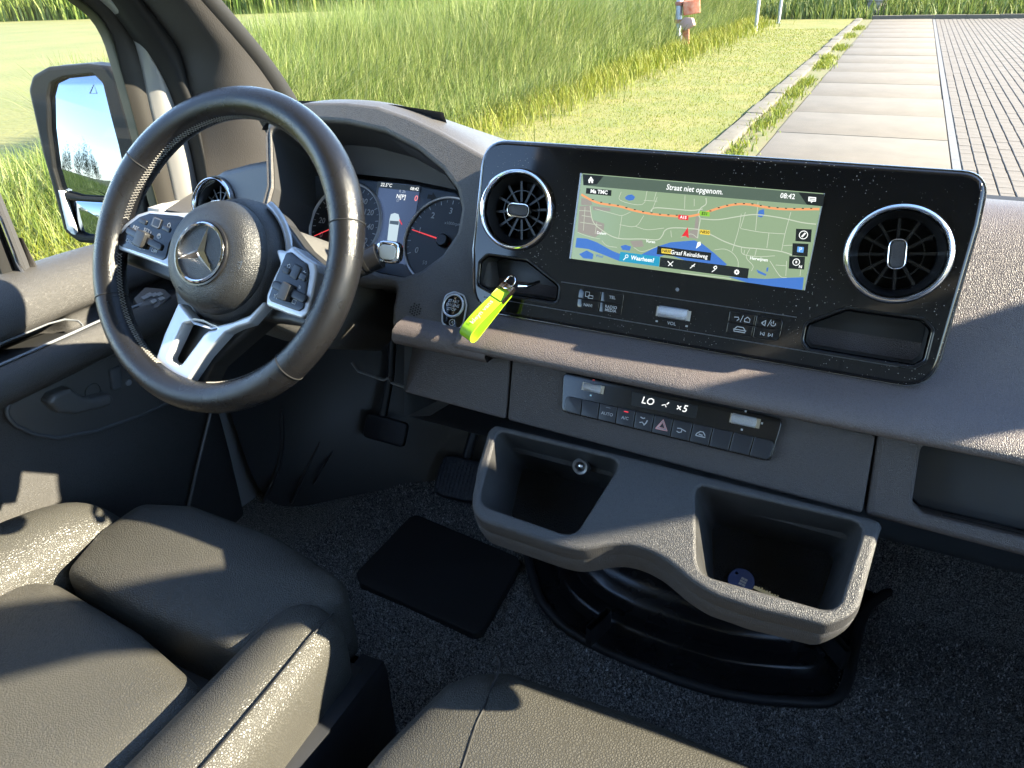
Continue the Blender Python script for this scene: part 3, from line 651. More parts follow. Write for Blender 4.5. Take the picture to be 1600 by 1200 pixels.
# underside of the dash
mb = MB(); mb.loft([[V((x,y,z)) for x in (-.47,0,.4,.79)] for y,z in [(.612,1.372),(.66,1.345),(.9,1.30),(1.34,1.28)]]); mb.build('dash_underside', BLACK, dash, 40)
mb = MB(); mb.loft([[V((x,y,z)) for x in (-1.04,-.8,-.47)] for y,z in [(.83,1.46),(.80,1.42),(.81,1.36),(.9,1.33),(1.34,1.30)]]); mb.build('driver_knee_cover', BLACK, dash, 40)
mb = MB(); mb.poly([V((-.475,.63,1.465)),V((-.475,.61,1.37)),V((-.475,.9,1.30)),V((-.475,.95,1.46))]); mb.build('panel_side', BLACK, dash, 0)
lp = [aty(550,566,.70),aty(560,580,.70),aty(600,594,.69),aty(608,590,.69),aty(612,598,.69),aty(648,610,.68)]
mb = MB(); mb.tube(lp, .0022, 6); mb.build('knee_cover_lip', mat('pale_plastic_edge',(.10,.105,.11),.35), dash, 60)  # thin lip, paler than the knee cover

# ------------------------------------------------------------------ media console
c_ = V((-.1634,.71286,1.61907)); Kf = Fr(c_, (1,0,0), (0,.31874,.94784))
med = thing('media_console', 'glossy black dusty console shield with navigation screen and two round vents', 'console', (-.163,.70,1.50))
ko = rnd([(-.246,.0735),(.2495,.0735),(.2515,.03),(.247,-.1205),(-.238,-.1205),(-.247,-.05)], [.034,.034,.03,.03,.026,.03], 8)
pL = [(-.234,-.064),(-.226,-.0555),(-.175,-.0555),(-.133,-.078),(-.133,-.096),(-.215,-.096),(-.234,-.09)]
pR = [(.131,-.078),(.163,-.0585),(.226,-.0585),(.235,-.066),(.235,-.094),(.228,-.1005),(.137,-.1005),(.131,-.094)]
plate('shield', Kf, ko, -.05, 0, PIANO, med, bev=.004, nb=4, holes=[(circ(-.194,0,.0435,56), -.045, .002), (circ(.194,-.002,.0435,56), -.045, .002), (rnd(pL,.006,4), -.04, .002), (rnd(pR,.006,4), -.045, .002)])
mb = MB(); mb.tube([Kf.w(u,v,-.004) for u,v in off(ko,.0006)], .0011, 6, True); mb.build('edge_trim', mat('dark_chrome',(.30,.30,.31),.2,1.0), med, 60)
for nm, p in (('key_pocket', pL), ('storage_pocket', pR)):
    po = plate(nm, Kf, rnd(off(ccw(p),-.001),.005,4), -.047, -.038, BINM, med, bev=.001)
    mb = MB(); mb.tube([Kf.w(u,v,.0006) for u,v in rnd(off(ccw(p),.0022),.007,4)], .0011, 6, True); mb.build('rim', BLKS, po, 60)
    q = rnd(off(ccw(p),-.0012),.005,4); mb = MB(); mb.loft([[Kf.w(u,v,d) for u,v in q] for d in (-.0015,-.039)], True); mb.build('wall', BINM, po, 40)
vent(Kf, -.194, .0, .0415, med, 0.0)
vent(Kf, .194, -.002, .0415, med, pi/2+.12)
# lower face with button rows
for u0 in (-.108, .056):
    for i in range(2):
        for j in range(2):
            plate('console_button', Kf, rnd(rect(u0+.0265*i+.0006, -.0985+.0115*j, u0+.0265*i+.0259, -.0985+.0115*j+.0109), [.005 if (u0<0)==(i==0) and k==((3 if j else 0) if i==0 else (2 if j else 1)) else .0006 for k in range(4)], 4), -.001, .0015, PIANOC, med, bev=.0006)
def seam(fr, pts, parent, r=.0005, m=None, name='seam', d=.0004):
    mb = MB(); mb.tube([fr.w(u,v,d) for u,v in pts], r, 5); return mb.build(name, m or mat('seam_glint',(.10,.10,.105),.3), parent, 0)
seam(Kf, [(-.13,-.0725),(.12,-.0725)], med); seam(Kf, [(-.225,-.1035),(.215,-.1040)], med)
bt = [(-.0945,-.0815,'\u25a3'),(-.068,-.081,'TEL'),(-.0945,-.0935,'NAVI'),(-.068,-.0915,'RADIO'),(-.068,-.0952,'MEDIA'),(-.0945,-.0900,'')]
for u, v, s in bt:
    if s and s != '\u25a3': text(s, Kf, u, v, .0045, WHITEP, med, d=.0019, bold=.012)
def icon(parts, parent, m=WHITEP, name='symbol'):
    mb = MB()
    for fr, pts, wd, d in parts: strip(mb, fr, pts, wd, d)
    return mb.build(name, m, parent, 0)
D = .0019
icon([(Kf,rect(-.099,-.084,-.0945,-.079)+[(-.099,-.084)],.0006,D),(Kf,rect(-.0955,-.0855,-.090,-.0825)+[(-.0955,-.0855)],.0007,D)], med)
icon([(Kf,[(.062,-.0815),(.066,-.081),(.067,-.083),(.065,-.0845)],.0008,D),(Kf,[(.0685,-.0855),(.0705,-.0785)],.0006,D),(Kf,[(.0725,-.0845),(.0725,-.0815),(.075,-.0795),(.0775,-.0815),(.0775,-.0845),(.0725,-.0845)],.0008,D)], med)
icon([(Kf,[(.089,-.083),(.0925,-.080),(.0925,-.0855),(.089,-.083)],.0012,D),(Kf,[(.095,-.0855),(.0975,-.0785)],.0006,D),(Kf,[(.1+.0022*cos(a),-.0822+.0022*sin(a)) for a in [2.2+i*.5 for i in range(10)]],.0007,D),(Kf,[(.1,-.0792),(.1,-.0822)],.0007,D)], med)
icon([(Kf,[(.064,-.0955),(.064,-.0935),(.0665,-.0905),(.0725,-.0905),(.075,-.0935),(.075,-.0955),(.064,-.0955)],.0009,D),(Kf,[(.063,-.0935),(.076,-.0935)],.0008,D)], med)
icon([(Kf,[(.090,-.0952),(.090,-.0918)],.0007,D),(Kf,[(.0935,-.0952),(.091,-.0935),(.0935,-.0918),(.0935,-.0952)],.0008,D),(Kf,[(.0975,-.0952),(.1,-.0935),(.0975,-.0918),(.0975,-.0952)],.0008,D),(Kf,[(.1012,-.0952),(.1012,-.0918)],.0007,D)], med)
# volume roller
def roller(fr, u, v, w_, h, parent, name='volume_roller', m=KNUR):
    g = fr.at(u, v); mb = MB(); rings = []
    for t in [-1,-.97,-.9,.9,.97,1]:
        r = h/2*(1 if abs(t) < .95 else (.9 if abs(t) < .99 else .6)); rings.append([g.w(w_/2*t, r*cos(a), r*sin(a)*.8+.0005) for a in [2*pi*k/24 for k in range(24)]])
    mb.loft(rings, True, True, True); o = mb.build(name, m, parent, 50)
    for s in (-1, 1):
        mb = MB(); mb.box(g, s*w_/2-.001, s*w_/2+.0035, -h*.42, h*.42, -.001, h*.30); mb.build('roller_end', CHR, o, 0)
    mb = MB(); mb.box(g, -w_*.47, w_*.47, -h*.10, h*.02, h*.28, h*.425); mb.build('grip_bar', CHR, o, 0)
    return o
roller(Kf, -.0005, -.0875, .032, .0125, med)
text('VOL', Kf, 0, -.0985, .0048, WHITEP, med, d=.001, bold=.01)
for s in (-1,1): icon([(Kf,[(s*.016-.0012,-.0985),(s*.016+.0012,-.0985)],.0018,.001)], med)
mb = MB(); mb.lathe(Kf.at(0,-.0625), [(.0001,.001),(.0016,.001),(.002,.0)], 16); mb.build('sensor_dot', GREYP, med, 40)

# screen
def em(name, col, st=1.0):
    if name in MATS: return MATS[name]
    M = bpy.data.materials.new(name); M.use_nodes = True; b = M.node_tree.nodes['Principled BSDF']
    b.inputs['Base Color'].default_value = (.01,.01,.01,1); b.inputs['Roughness'].default_value = .25; b.inputs['Specular IOR Level'].default_value = .3
    b.inputs['Emission Color'].default_value = (*col,1); b.inputs['Emission Strength'].default_value = st*ES; MATS[name] = M; return M
ES = .18
G0 = em('map_green', (.26,.36,.22)); G1 = em('map_header', (.085,.125,.095)); BL = em('map_water', (.055,.17,.52)); OR = em('map_motorway', (.80,.34,.14))
WH = em('screen_white', (.85,.88,.86), 1.2); RD = em('map_road', (.50,.56,.44)); DK = em('screen_dark', (.012,.016,.016)); GY = em('map_town', (.30,.28,.25)); CY = em('search_blue', (.02,.30,.48)); RDD = em('screen_red', (.72,.03,.04)); YE = em('map_yellow', (.85,.62,.06)); GD = em('map_park', (.17,.22,.16))
scr = plate('navigation_screen', Kf, rnd(rect(-.1218,-.0457,.1218,.0457),.001,2), -.001, .0006, G0, med, bev=.0002)
mb = MB(); mb.box(Kf, -.1236,-.1218,-.0457,.0457,-.001,.0012); mb.box(Kf, .1218,.1226,-.0457,.0457,-.001,.0010); mb.build('screen_edge', SILV, scr, 0)
def mp(p, d=.0008): return Kf.uv(880+p[0]/3.8095, 250+p[1]/3.8095, d)
def mpoly(name, pts, m, d):
    mb = MB(); mb.poly([Kf.w(*mp(p,d), d) for p in pts]); return mb.build(name, m, scr, 0)
def mline(name, lines, wd, m, d):
    mb = MB()
    for l in lines: strip(mb, Kf, [q[:2] for q in smooth_line([V((*mp(p,d),0)) for p in l], 4)], wd, d)
    return stuff(mb.build(name, m, scr, 0))
mpoly('map_river', [(72,520),(80,463),(140,468),(200,490),(290,540),(345,562),(430,580),(500,545),(560,515),(640,490),(780,478),(830,500),(900,555),(975,622),(940,640),(760,610),(620,560),(560,580),(470,605),(330,600),(230,560),(150,530)], BL, .0009)
mpoly('map_river', [(985,695),(1200,708),(1310,702),(1432,698),(1424,773),(1250,752),(1090,728)], BL, .0009)
mpoly('map_lake', [(368,222),(385,208),(410,205),(428,220),(418,238),(392,242),(372,234)], BL, .0009)
mpoly('map_lake', [(1158,320),(1165,300),(1195,292),(1197,328),(1180,342),(1160,336)], BL, .0009)
mpoly('map_lake', [(342,512),(370,505),(404,515),(396,540),(352,535)], BL, .0009)
mpoly('map_lake', [(95,560),(140,538),(180,560),(175,590),(120,585)], BL, .0009)
mpoly('map_lake', [(1150,652),(1210,680),(1205,690),(1160,672)], BL, .0009)
mpoly('map_lake', [(1212,640),(1222,640),(1218,664),(1208,664)], BL, .0009)
mpoly('map_town', [(108,225),(165,240),(172,268),(105,268)], GY, .00088); mpoly('map_town', [(98,275),(160,270),(172,355),(245,380),(240,420),(190,460),(85,428)], GY, .00088); mpoly('map_town', [(175,275),(280,285),(280,305),(178,298)], GY, .00088)
mpoly('map_town', [(790,335),(808,340),(800,470),(748,460),(755,420),(780,415)], GY, .00088); mpoly('map_town', [(398,482),(470,478),(480,515),(420,520)], GY, .00088)
mline('map_motorway', [[(108,205),(160,235),(220,258),(330,275),(420,300),(520,320),(640,332),(740,336),(830,318),(930,285),(1020,265),(1110,265),(1230,285),(1340,293),(1525,292)]], .0022, OR, .0011)
mline('map_motorway_dash', [[(108+i*0, 200)] for i in ()] or [[(x, y-5), (x+12, y-4)] for x, y in [(170,240),(220,256),(270,266),(320,274),(370,288),(420,300),(470,312),(520,319),(570,327),(620,331),(670,333),(870,308),(920,288),(970,274),(1020,265),(1070,264),(1120,266),(1170,275),(1220,284),(1270,288),(1320,292),(1370,293),(1420,293),(1470,292)]], .0009, DK, .0012)
mline('map_road', [[(160,275),(175,360),(220,410),(320,465),(470,470),(560,475),(590,450),(605,420),(640,405),(720,405),(800,412)], [(800,412),(880,445),(960,485),(1060,518),(1160,528),(1300,545),(1400,580)], [(850,225),(850,262),(820,285),(803,320),(815,350),(806,412),(800,465)], [(820,350),(920,355),(1050,335),(1150,325),(1300,345),(1420,372),(1505,382)], [(520,305),(545,285),(640,290),(760,300),(830,292)]], .0010, RD, .00105)
mline('map_lane', [[(85,430),(150,455),(220,470)], [(190,290),(300,320),(350,330),(400,310)], [(350,330),(330,465)], [(480,330),(430,395),(335,385)], [(430,395),(500,415),(600,405)], [(560,220),(520,320)], [(500,180),(470,265),(340,240),(345,190)], [(725,210),(722,290)], [(780,230),(780,275)], [(1060,320),(1045,410),(1005,545)], [(1085,310),(1055,405)], [(1055,408),(1180,430),(1320,440)], [(1160,250),(1145,420)], [(1355,310),(1320,440),(1300,540)], [(1225,432),(1212,525)], [(900,535),(960,530),(1010,555),(1040,600),(1040,650)], [(1060,518),(1070,560),(1160,575),(1260,570)], [(1110,530),(1090,580),(1130,630),(1120,660)], [(1230,600),(1290,690),(1330,700)], [(1330,600),(1325,690)], [(1310,510),(1390,505)], [(1265,625),(1330,630)], [(230,480),(260,510),(320,520)], [(420,520),(470,545),(560,515)], [(640,420),(645,460)], [(700,460),(760,440),(800,465)], [(540,240),(555,190)], [(480,240),(560,245)], [(1080,535),(1075,565)], [(1150,530),(1140,575)], [(95,300),(165,305)], [(110,330),(170,340)], [(100,370),(230,390)], [(130,280),(120,420)], [(200,370),(190,440)], [(1415,640),(1410,690)]], .0006, RD, .00102)
mpoly('map_header', [(116,84),(1555,204),(1546,276),(1400,262),(850,215),(230,162),(120,150)], G1, .0012)
mpoly('home_tab', [(116,84),(240,96),(200,145),(120,150)], DK, .0014); mpoly('message_tab', [(1400,192),(1555,204),(1546,276),(1450,265)], DK, .0014)
mpoly('traffic_box', [(138,166),(288,180),(285,214),(134,200)], DK, .0014); mpoly('street_box', [(562,512),(882,552),(876,600),(556,560)], DK, .0014)
mpoly('search_box', [(340,546),(576,576),(570,634),(332,602)], CY, .0015); mpoly('tool_bar', [(578,578),(1106,646),(1098,706),(572,636)], DK, .0014)
for y_, x_ in ((447,1434),(533,1414),(610,1394)): mpoly('map_button', [(x_-48,y_-38),(x_+46,y_-34),(x_+40,y_+42),(x_-52,y_+36)], DK, .0014)
SZ = .2436/380*1.0/3.81
def mtext(s, x, y, px, m=WH, sx=1.0, al='CENTER', bold=.01, shear=.0):
    u, v = mp((x, y), .0017); text(s, Kf, u, v, px*SZ*1.35, m, scr, d=.0017, align=al, bold=bold, sx=sx, shear=shear)
mtext('Straat niet opgenom.', 780, 176, 34, sx=.88, shear=.08); mtext('08:42', 1336, 216, 30, sx=.9); mtext('Ma TMC', 213, 190, 24, bold=.03); mtext('Waarheen?', 472, 590, 27, bold=.02, sx=.9)
mtext('Graaf Reinaldweg', 748, 562, 27, sx=.88); mtext('Waal', 215, 572, 18, BL); mtext('Herwijnen', 1165, 590, 20, sx=.9); mtext('Dalem', 228, 436, 18); mtext('Vuren', 520, 486, 18)
for s, x, y, m in (('A15',715,342,RDD),('N830',843,430,YE),('N830',615,543,YE),('E31',842,320,em('sign_green',(.25,.55,.05)))):
    w2, h2 = 30, 14; mpoly('road_sign', [(x-w2,y-h2-3),(x+w2,y-h2+3),(x+w2,y+h2+3),(x-w2,y+h2-3)], m, .0016); mtext(s, x, y, 18, WH if m is RDD else DK, bold=.02)
mpoly('position_arrow', [(742,400),(748,466),(728,452),(704,456)], RDD, .0018)
mpoly('flag_marker', [(790,528),(800,490),(816,486),(820,505)], WH, .0018)
mpoly('home_symbol', [(147,122),(165,98),(182,122),(178,122),(177,138),(168,137),(168,126),(160,126),(160,137),(151,136),(151,121)], WH, .0018)
mpoly('message_symbol', [(1460,218),(1506,222),(1504,248),(1486,247),(1476,256),(1474,246),(1458,245)], WH, .0018)
mline('message_lines', [[(1466,228),(1500,231)],[(1465,237),(1499,240)]], .0006, DK, .0019)
def mring(x, y, r, wd, m=WH, d=.0018, a0=0, a1=2*pi):
    c = mp((x,y), d); k = r*SZ*1.0; mb = MB(); strip(mb, Kf, [(c[0]+k*cos(a0+(a1-a0)*i/24), c[1]+k*sin(a0+(a1-a0)*i/24)) for i in range(25)], wd, d); mb.build('symbol_ring', m, scr, 0)
mring(1430,446,22,.0007); mline('symbol_line', [[(1420,458),(1442,434)]], .0016, WH, .0018)
mpoly('parking_symbol', [(1395,515),(1433,519),(1429,552),(1391,548)], em('p_blue',(.12,.35,.75)), .0017); mtext('P', 1412, 534, 24, bold=.02)
mring(1387,608,18,.0007); mline('symbol_line', [[(1387,614),(1388,600)]], .0014, WH, .0018); mtext('N', 1412, 636, 17, bold=.03)
mring(378,573,9,.0006); mline('symbol_line', [[(370,582),(358,596)],[(622,602),(650,632)],[(625,630),(655,604)],[(755,645),(785,618)],[(765,628),(782,632)],[(885,666),(905,650),(895,640),(912,630)]], .0008, WH, .0018); mring(906,640,8,.0007)
mring(1033,667,9,.0012)
for i in range(8):
    a = i*pi/4; mline('gear_tooth', [[(1033+10*cos(a),667+10*sin(a)),(1033+16*cos(a),667+16*sin(a))]], .0010, WH, .0018)
mline('toolbar_edge', [[(700,672),(860,690),(1000,706)]], .0007, RD, .0016)

# ------------------------------------------------------------------ climate panel
cl = thing('climate_panel', 'slim black climate control strip with row of square buttons and display', 'control panel', (-.15,.64,1.44))
CLM = mat('climate_gloss', (.008,.008,.009), .2); BTN = mat('satin_button', (.022,.024,.030), .38)
q = Af.uvs([(881,581),(1224,655),(1204,722),(878,643)]); plate('face', Af, rnd(q,.007,6), -.004, .002, CLM, cl, bev=.0012)
tl, tr, br, bl = [V(p) for p in Af.uvs([(883,618),(1212,690),(1203,719),(881,642)], .003)]
sy = {2:'AUTO',3:'A/C'}
for i in range(11):
    a0, a1 = (i+.03)/11, (i+.97)/11; quad = [tuple(bl.lerp(br,a0)), tuple(bl.lerp(br,a1)), tuple(tl.lerp(tr,a1)), tuple(tl.lerp(tr,a0))]
    rr_ = [.0006]*4
    if i == 0: rr_ = [.005,.0006,.0006,.005]
    if i == 10: rr_ = [.0006,.005,.005,.0006]
    b_ = plate('climate_button', Af, rnd(quad, rr_, 4), .001, .004, BTN, cl, bev=.0007); cu = sum(p[0] for p in quad)/4; cv = sum(p[1] for p in quad)/4; d = .0043
    if i in sy: text(sy[i], Af, cu, cv-.001, .0048, WHITEP, b_, d=d, bold=.012)
    if i == 3: icon([(Af,[(cu-.0025,cv+.006),(cu+.0025,cv+.006)],.0009,d)], b_, em('led_red',(.9,.05,.08),1.2))
    if i == 2: icon([(Af,[(cu-.0025,cv+.006),(cu+.0025,cv+.006)],.0007,d)], b_, GREYP)
    if i == 4: icon([(Af,[(cu-.004,cv+.004),(cu-.001,cv+.003),(cu+.001,cv+.004)],.0012,d),(Af,[(cu+.001,cv-.004),(cu+.003,cv-.001),(cu+.004,cv+.002)],.0012,d),(Af,[(cu-.004,cv-.002),(cu-.001,cv-.001),(cu+.001,cv-.003)],.001,d)], b_)
    if i == 5:
        tri = lambda s: [(cu-s,cv-s*.7),(cu+s,cv-s*.7),(cu,cv+s*1.05),(cu-s,cv-s*.7)]
        icon([(Af,tri(.0062),.0009,d),(Af,tri(.0034),.0007,d)], b_, mat('hazard_print',(.8,.35,.32),.5)); icon([(Af,tri(.0048),.0008,d)], b_)
    if i == 6: icon([(Af,[(cu-.0045,cv+.001),(cu-.001,cv+.0015),(cu+.005,cv-.0005)],.0010,d),(Af,[(cu-.0045,cv-.002),(cu-.002,cv-.003),(cu+.0005,cv-.002),(cu+.0005,cv+.001)],.001,d)], b_)
    if i == 7: icon([(Af,[(cu-.005,cv-.002),(cu-.004,cv+.0005),(cu-.001,cv+.003),(cu+.002,cv+.003),(cu+.004,cv+.0005),(cu+.005,cv-.002),(cu-.005,cv-.002)],.0010,d),(Af,[(cu-.002,cv),(cu+.002,cv-.0005)],.0012,d)], b_)
ru, rv = Af.uv(925,606,.003); roller(Af, ru, rv, .021, .0105, cl, 'temperature_roller'); icon([(Af,[(ru-.0012,rv+.0085),(ru+.0012,rv+.0085)],.0016,.0024)], cl, REDP); icon([(Af,[(ru-.001,rv-.0085),(ru+.001,rv-.0085)],.0016,.0024)], cl, mat('blue_print',(.5,.7,.75),.5))
ru, rv = Af.uv(1162,657,.003); roller(Af, ru, rv, .025, .0115, cl, 'fan_roller')
for du, dv in ((0,.0095),(0,-.0095),(.0175,.001)): icon([(Af,[(ru+du-.001,rv+dv),(ru+du+.001,rv+dv)],.002,.0024)], cl)
q = Af.uvs([(988,612),(1091,634),(1087,654),(986,633)], .002); dsp = plate('climate_display', Af, rnd(q,.001,2), .001, .0026, MATTE, cl, bev=.0004)
u, v = Af.uv(1012,627,.003); text('LO', Af, u, v, .0105, WH, dsp, d=.0030, bold=.01, shear=.15)
u, v = Af.uv(1070,639,.003); text('5', Af, u, v, .0105, WH, dsp, d=.0030, bold=.01, shear=.15)
u, v = Af.uv(1040,633,.003); icon([(Af,[(u-.004,v-.001),(u-.0005,v+.0005),(u+.001,v-.002)],.0009,.003),(Af,[(u+.001,v+.001),(u+.003,v+.0035)],.0012,.003)], dsp, WH)
u, v = Af.uv(1061,637,.003); icon([(Af,[(u-.002,v-.002),(u+.002,v+.002)],.0011,.003),(Af,[(u-.002,v+.002),(u+.002,v-.002)],.0011,.003)], dsp, WH)

# ------------------------------------------------------------------ storage tray with two bins
Tf = Fr((-.15,.606,1.402), (1,0,0), (0,.8944,.4472))
tr_ = thing('storage_tray', 'dark plastic tray with two deep bins and wavy lower edge under the dashboard', 'tray', (-.15,.53,1.3))
to = Tf.uvs([(766,660),(1000,716),(1380,813),(1376,828),(1345,945),(1325,966),(1290,978),(1180,952),(1110,928),(1075,905),(1040,875),(1005,857),(975,851),(950,852),(925,858),(900,860),(875,855),(755,815),(738,800),(736,780),(745,730)])
h1 = Tf.uvs([(777,672),(958,716),(966,724),(962,736),(905,826),(893,834),(878,833),(760,792),(751,782),(752,765)])
h2 = Tf.uvs([(1092,757),(1338,814),(1348,824),(1345,840),(1313,942),(1300,952),(1283,951),(1110,902),(1094,892),(1088,875),(1086,770)])
to = resamp([tuple(q.to_2d()) for q in smooth_line([V((*p,0)) for p in resamp(rnd(to,.010,4),.012)], 4, True)], .006)
hh = [resamp(rnd(h1,.008,4),.005), resamp(rnd(h2,.008,4),.005)]
body = plate('tray_top', Tf, to, -.004, 0, TRAY, tr_, bev=.005, holes=[(h,-.004,.003) for h in ()] or [(hh[0],None,.003),(hh[1],None,.003)], nb=4)
mb = MB(); oo = ccw(to); dn = V((0,.20,-1)).normalized()
tc_ = V((sum(p[0] for p in oo)/len(oo), sum(p[1] for p in oo)/len(oo)))
def trg(k, dd): return [Tf.w(tc_.x+(u-tc_.x)*k, tc_.y+(v-tc_.y)*k, -.004)+dn*dd for u, v in oo]
r0 = trg(1,0); r1 = trg(1,.012); r1b = trg(.99,.0132); r1c = trg(.99,.0150); r1d = trg(.998,.0162); r2 = trg(.99,.028); r3 = trg(.975,.036); r4 = trg(.80,.044)
mb.loft([r0,r1,r1b,r1c,r1d,r2,r3], True); mb.build('tray_body', TRAY, tr_, 50)
dn2 = V((0,.62,-1)).normalized()
for h, dp in ((hh[0],.075),(hh[1],.085)):
    h = ccw(h); cx = sum(p[0] for p in h)/len(h); cy = sum(p[1] for p in h)/len(h)
    mb = MB(); rings = []
    for k in range(6):
        t = k/5; rings.append([Tf.w(cx+(u-cx)*(1-.20*t), cy+(v-cy)*(1-.20*t), -.003)+dn2*dp*t for u,v in h])
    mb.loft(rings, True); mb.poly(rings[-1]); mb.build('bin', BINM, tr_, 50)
    mb = MB(); mb.poly([p-dn2*.0015 for p in [Tf.w(cx+(u-cx)*.78, cy+(v-cy)*.78,-.003)+dn2*dp for u,v in h]]); mb.build('rubber_insert', mat('ribbed_rubber',(.016,.016,.016),.6,grain=('leather',500,1.0,.002)), tr_, 0)
# 12 V style socket in the left bin's back wall
sk = aty(907,729,.603); fk = Fr(sk+V((0,.0,.0)), (1,0,0), (0,.35,.94)); mb = MB(); mb.lathe(fk, [(.0095,-.01),(.0095,.001),(.0085,.002),(.006,.0015),(.005,-.001),(.0045,-.006),(.0001,-.006)], 28); so_ = mb.build('socket', mat('socket_metal',(.16,.16,.16),.35,.6), tr_, 50)
mb = MB(); mb.lathe(fk, [(.003,-.006),(.003,.0),(.002,.001),(.0001,.001)], 14); mb.build('pin', CHR, so_, 50)
# ------------------------------------------------------------------ instrument cluster
Cf = Sf.at(0, 0, -.10)
ic = thing('instrument_cluster', 'twin dial instrument cluster with blue centre display behind the wheel', 'instruments', (-.70,.80,1.44))
CFM = mat('cluster_face', (.060,.075,.10), .35); DIAL = mat('dial_black', (.006,.006,.007), .4)
fo_ = Cf.uvs([(430,275),(500,274),(559,279),(640,287),(712,300),(735,320),(735,400),(690,440),(600,450),(440,430),(400,350)])
plate('face', Cf, rnd(fo_,.01,4), -.03, 0, CFM, ic, bev=.003)
mb = MB(); ar = [Cf.w(u,v,.004) for u,v in Cf.uvs([(425,270),(500,268),(560,272),(640,281),(712,296)],.004)]
mb.loft([ar,[p+Cf.ey*.05+Cf.n*.03 for p in ar],[p+Cf.ey*.075+Cf.n*.075 for p in ar]]); mb.build('inner_shroud', mat('shroud_plastic',(.028,.028,.029),.5,grain=('noise',500,.2,.0004)), ic, 60)
def dial(px, py, r, nums, needle, a0, a1, cap):
    u, v = Cf.uv(px, py); g = Cf.at(u, v); mb = MB(); mb.lathe(g, [(.0001,.003),(r,.003),(r,.0)], 64); d_ = mb.build('dial', DIAL, ic, 0)
    mb = MB(); mb.lathe(g, [(r*.985,.002),(r*.99,.006),(r*1.02,.007),(r*1.045,.005),(r*1.05,.0)], 64); mb.build('dial_ring', SILV, d_, 50)
    mb = MB(); n = 24
    for k in range(n+1):
        a = a0+(a1-a0)*k/n; l = .86 if k % 2 == 0 else .9; strip(mb, g, [(r*l*cos(a),r*l*sin(a)),(r*.95*cos(a),r*.95*sin(a))], .0012 if k % 2 == 0 else .0007, .0036)
    mb.build('tick_marks', WHITEP, d_, 0)
    for k, s in enumerate(nums):
        a = a0+(a1-a0)*k/(len(nums)-1); text(s, g, r*.70*cos(a), r*.70*sin(a), r*.20, WHITEP, d_, d=.0038, bold=.01)
    if cap: text(cap, g, r*.12, r*.42, r*.10, WHITEP, d_, d=.0038)
    mb = MB(); h = g.rot(needle); mb.poly([h.w(-.1*r,.0012,.008),h.w(-.1*r,-.0012,.008),h.w(.86*r,-.0006,.008),h.w(.86*r,.0006,.008)]); mb.build('needle', em('needle_red',(.85,.06,.07),.9), d_, 0)
    mb = MB(); mb.lathe(g, [(.0001,.011),(.12*r,.011),(.15*r,.009),(.15*r,.004)], 24); mb.build('needle_hub', BLKS, d_, 40)
dial(695, 378, .062, ['0','1','2','3','4','5','6'], rad(170), rad(205), rad(-25), 'x1000rpm')
dial(541, 352, .062, ['0','20','40','60','80','100','120','140','160'], rad(208), rad(208), rad(-28), 'km/h')
u, v = Cf.uv(664, 411, .003); text('50', Cf, u, v, .008, WHITEP, ic, d=.0040)
DSP = em('cluster_blue', (.055,.085,.165)); q = Cf.uvs([(593,284),(657,291),(636,414),(575,402)]); ds = plate('cluster_display', Cf, rnd(q,.001,2), 0, .0015, DSP, ic, bev=.0004)
q = Cf.uvs([(593,284),(657,291),(655.5,300),(591.5,293)],.002); mb = MB(); mb.poly([Cf.w(*p,.0022) for p in q]); mb.build('display_bar', DK, ds, 0)
q = Cf.uvs([(590,284),(593.5,284),(576,402),(572.5,402)],.002); mb = MB(); mb.poly([Cf.w(*p,.0024) for p in q]); mb.build('display_edge', DK, ds, 0)
def ctext(s, px, py, sz, m): u, v = Cf.uv(px, py, .002); text(s, Cf, u, v, sz, m, ds, d=.0026, bold=.01)
ctext('22.5\u00b0C', 604, 289.5, .0072, WH); ctext('08:42', 648, 295.5, .0066, WH); ctext('0', 650.5, 310.5, .012, em('disp_red',(.95,.25,.25))); ctext('R 2h', 629, 299.5, .006, em('disp_grey',(.3,.35,.42))); ctext('N[P]', 627, 307.5, .0085, WH); ctext('D', 622, 313.5, .006, em('disp_grey',(.3,.35,.42)))
q = Cf.uvs([(609,343),(611,335),(617,333),(623,335),(625,343),(620,378),(618,400),(603,398),(606,370)],.002); mb = MB(); mb.poly([Cf.w(*p,.0026) for p in q]); mb.build('van_picture', em('pic_white',(.48,.60,.66)), ds, 0)
q = Cf.uvs([(610,345),(624,346),(623,352),(609,350)],.002); mb = MB(); mb.poly([Cf.w(*p,.0029) for p in q]); mb.build('van_picture_glass', em('pic_dark',(.06,.09,.12)), ds, 0)
mb = MB(); strip(mb, Cf, Cf.uvs([(624,343),(628,351)],.003), .0016, .003); mb.build('open_door_mark', RDD, ds, 0)
for px, s in ((569, -1), (675, 1)):
    u, v = Cf.uv(px, 294 if s < 0 else 308); mb = MB(); k = .007; mb.poly([Cf.w(u+s*a*k, v+b*k, .0008) for a, b in [(-1,.45),(0,.45),(0,1),(1.1,0),(0,-1),(0,-.45),(-1,-.45)]]); mb.build('turn_arrow', MATTE, ic, 0)

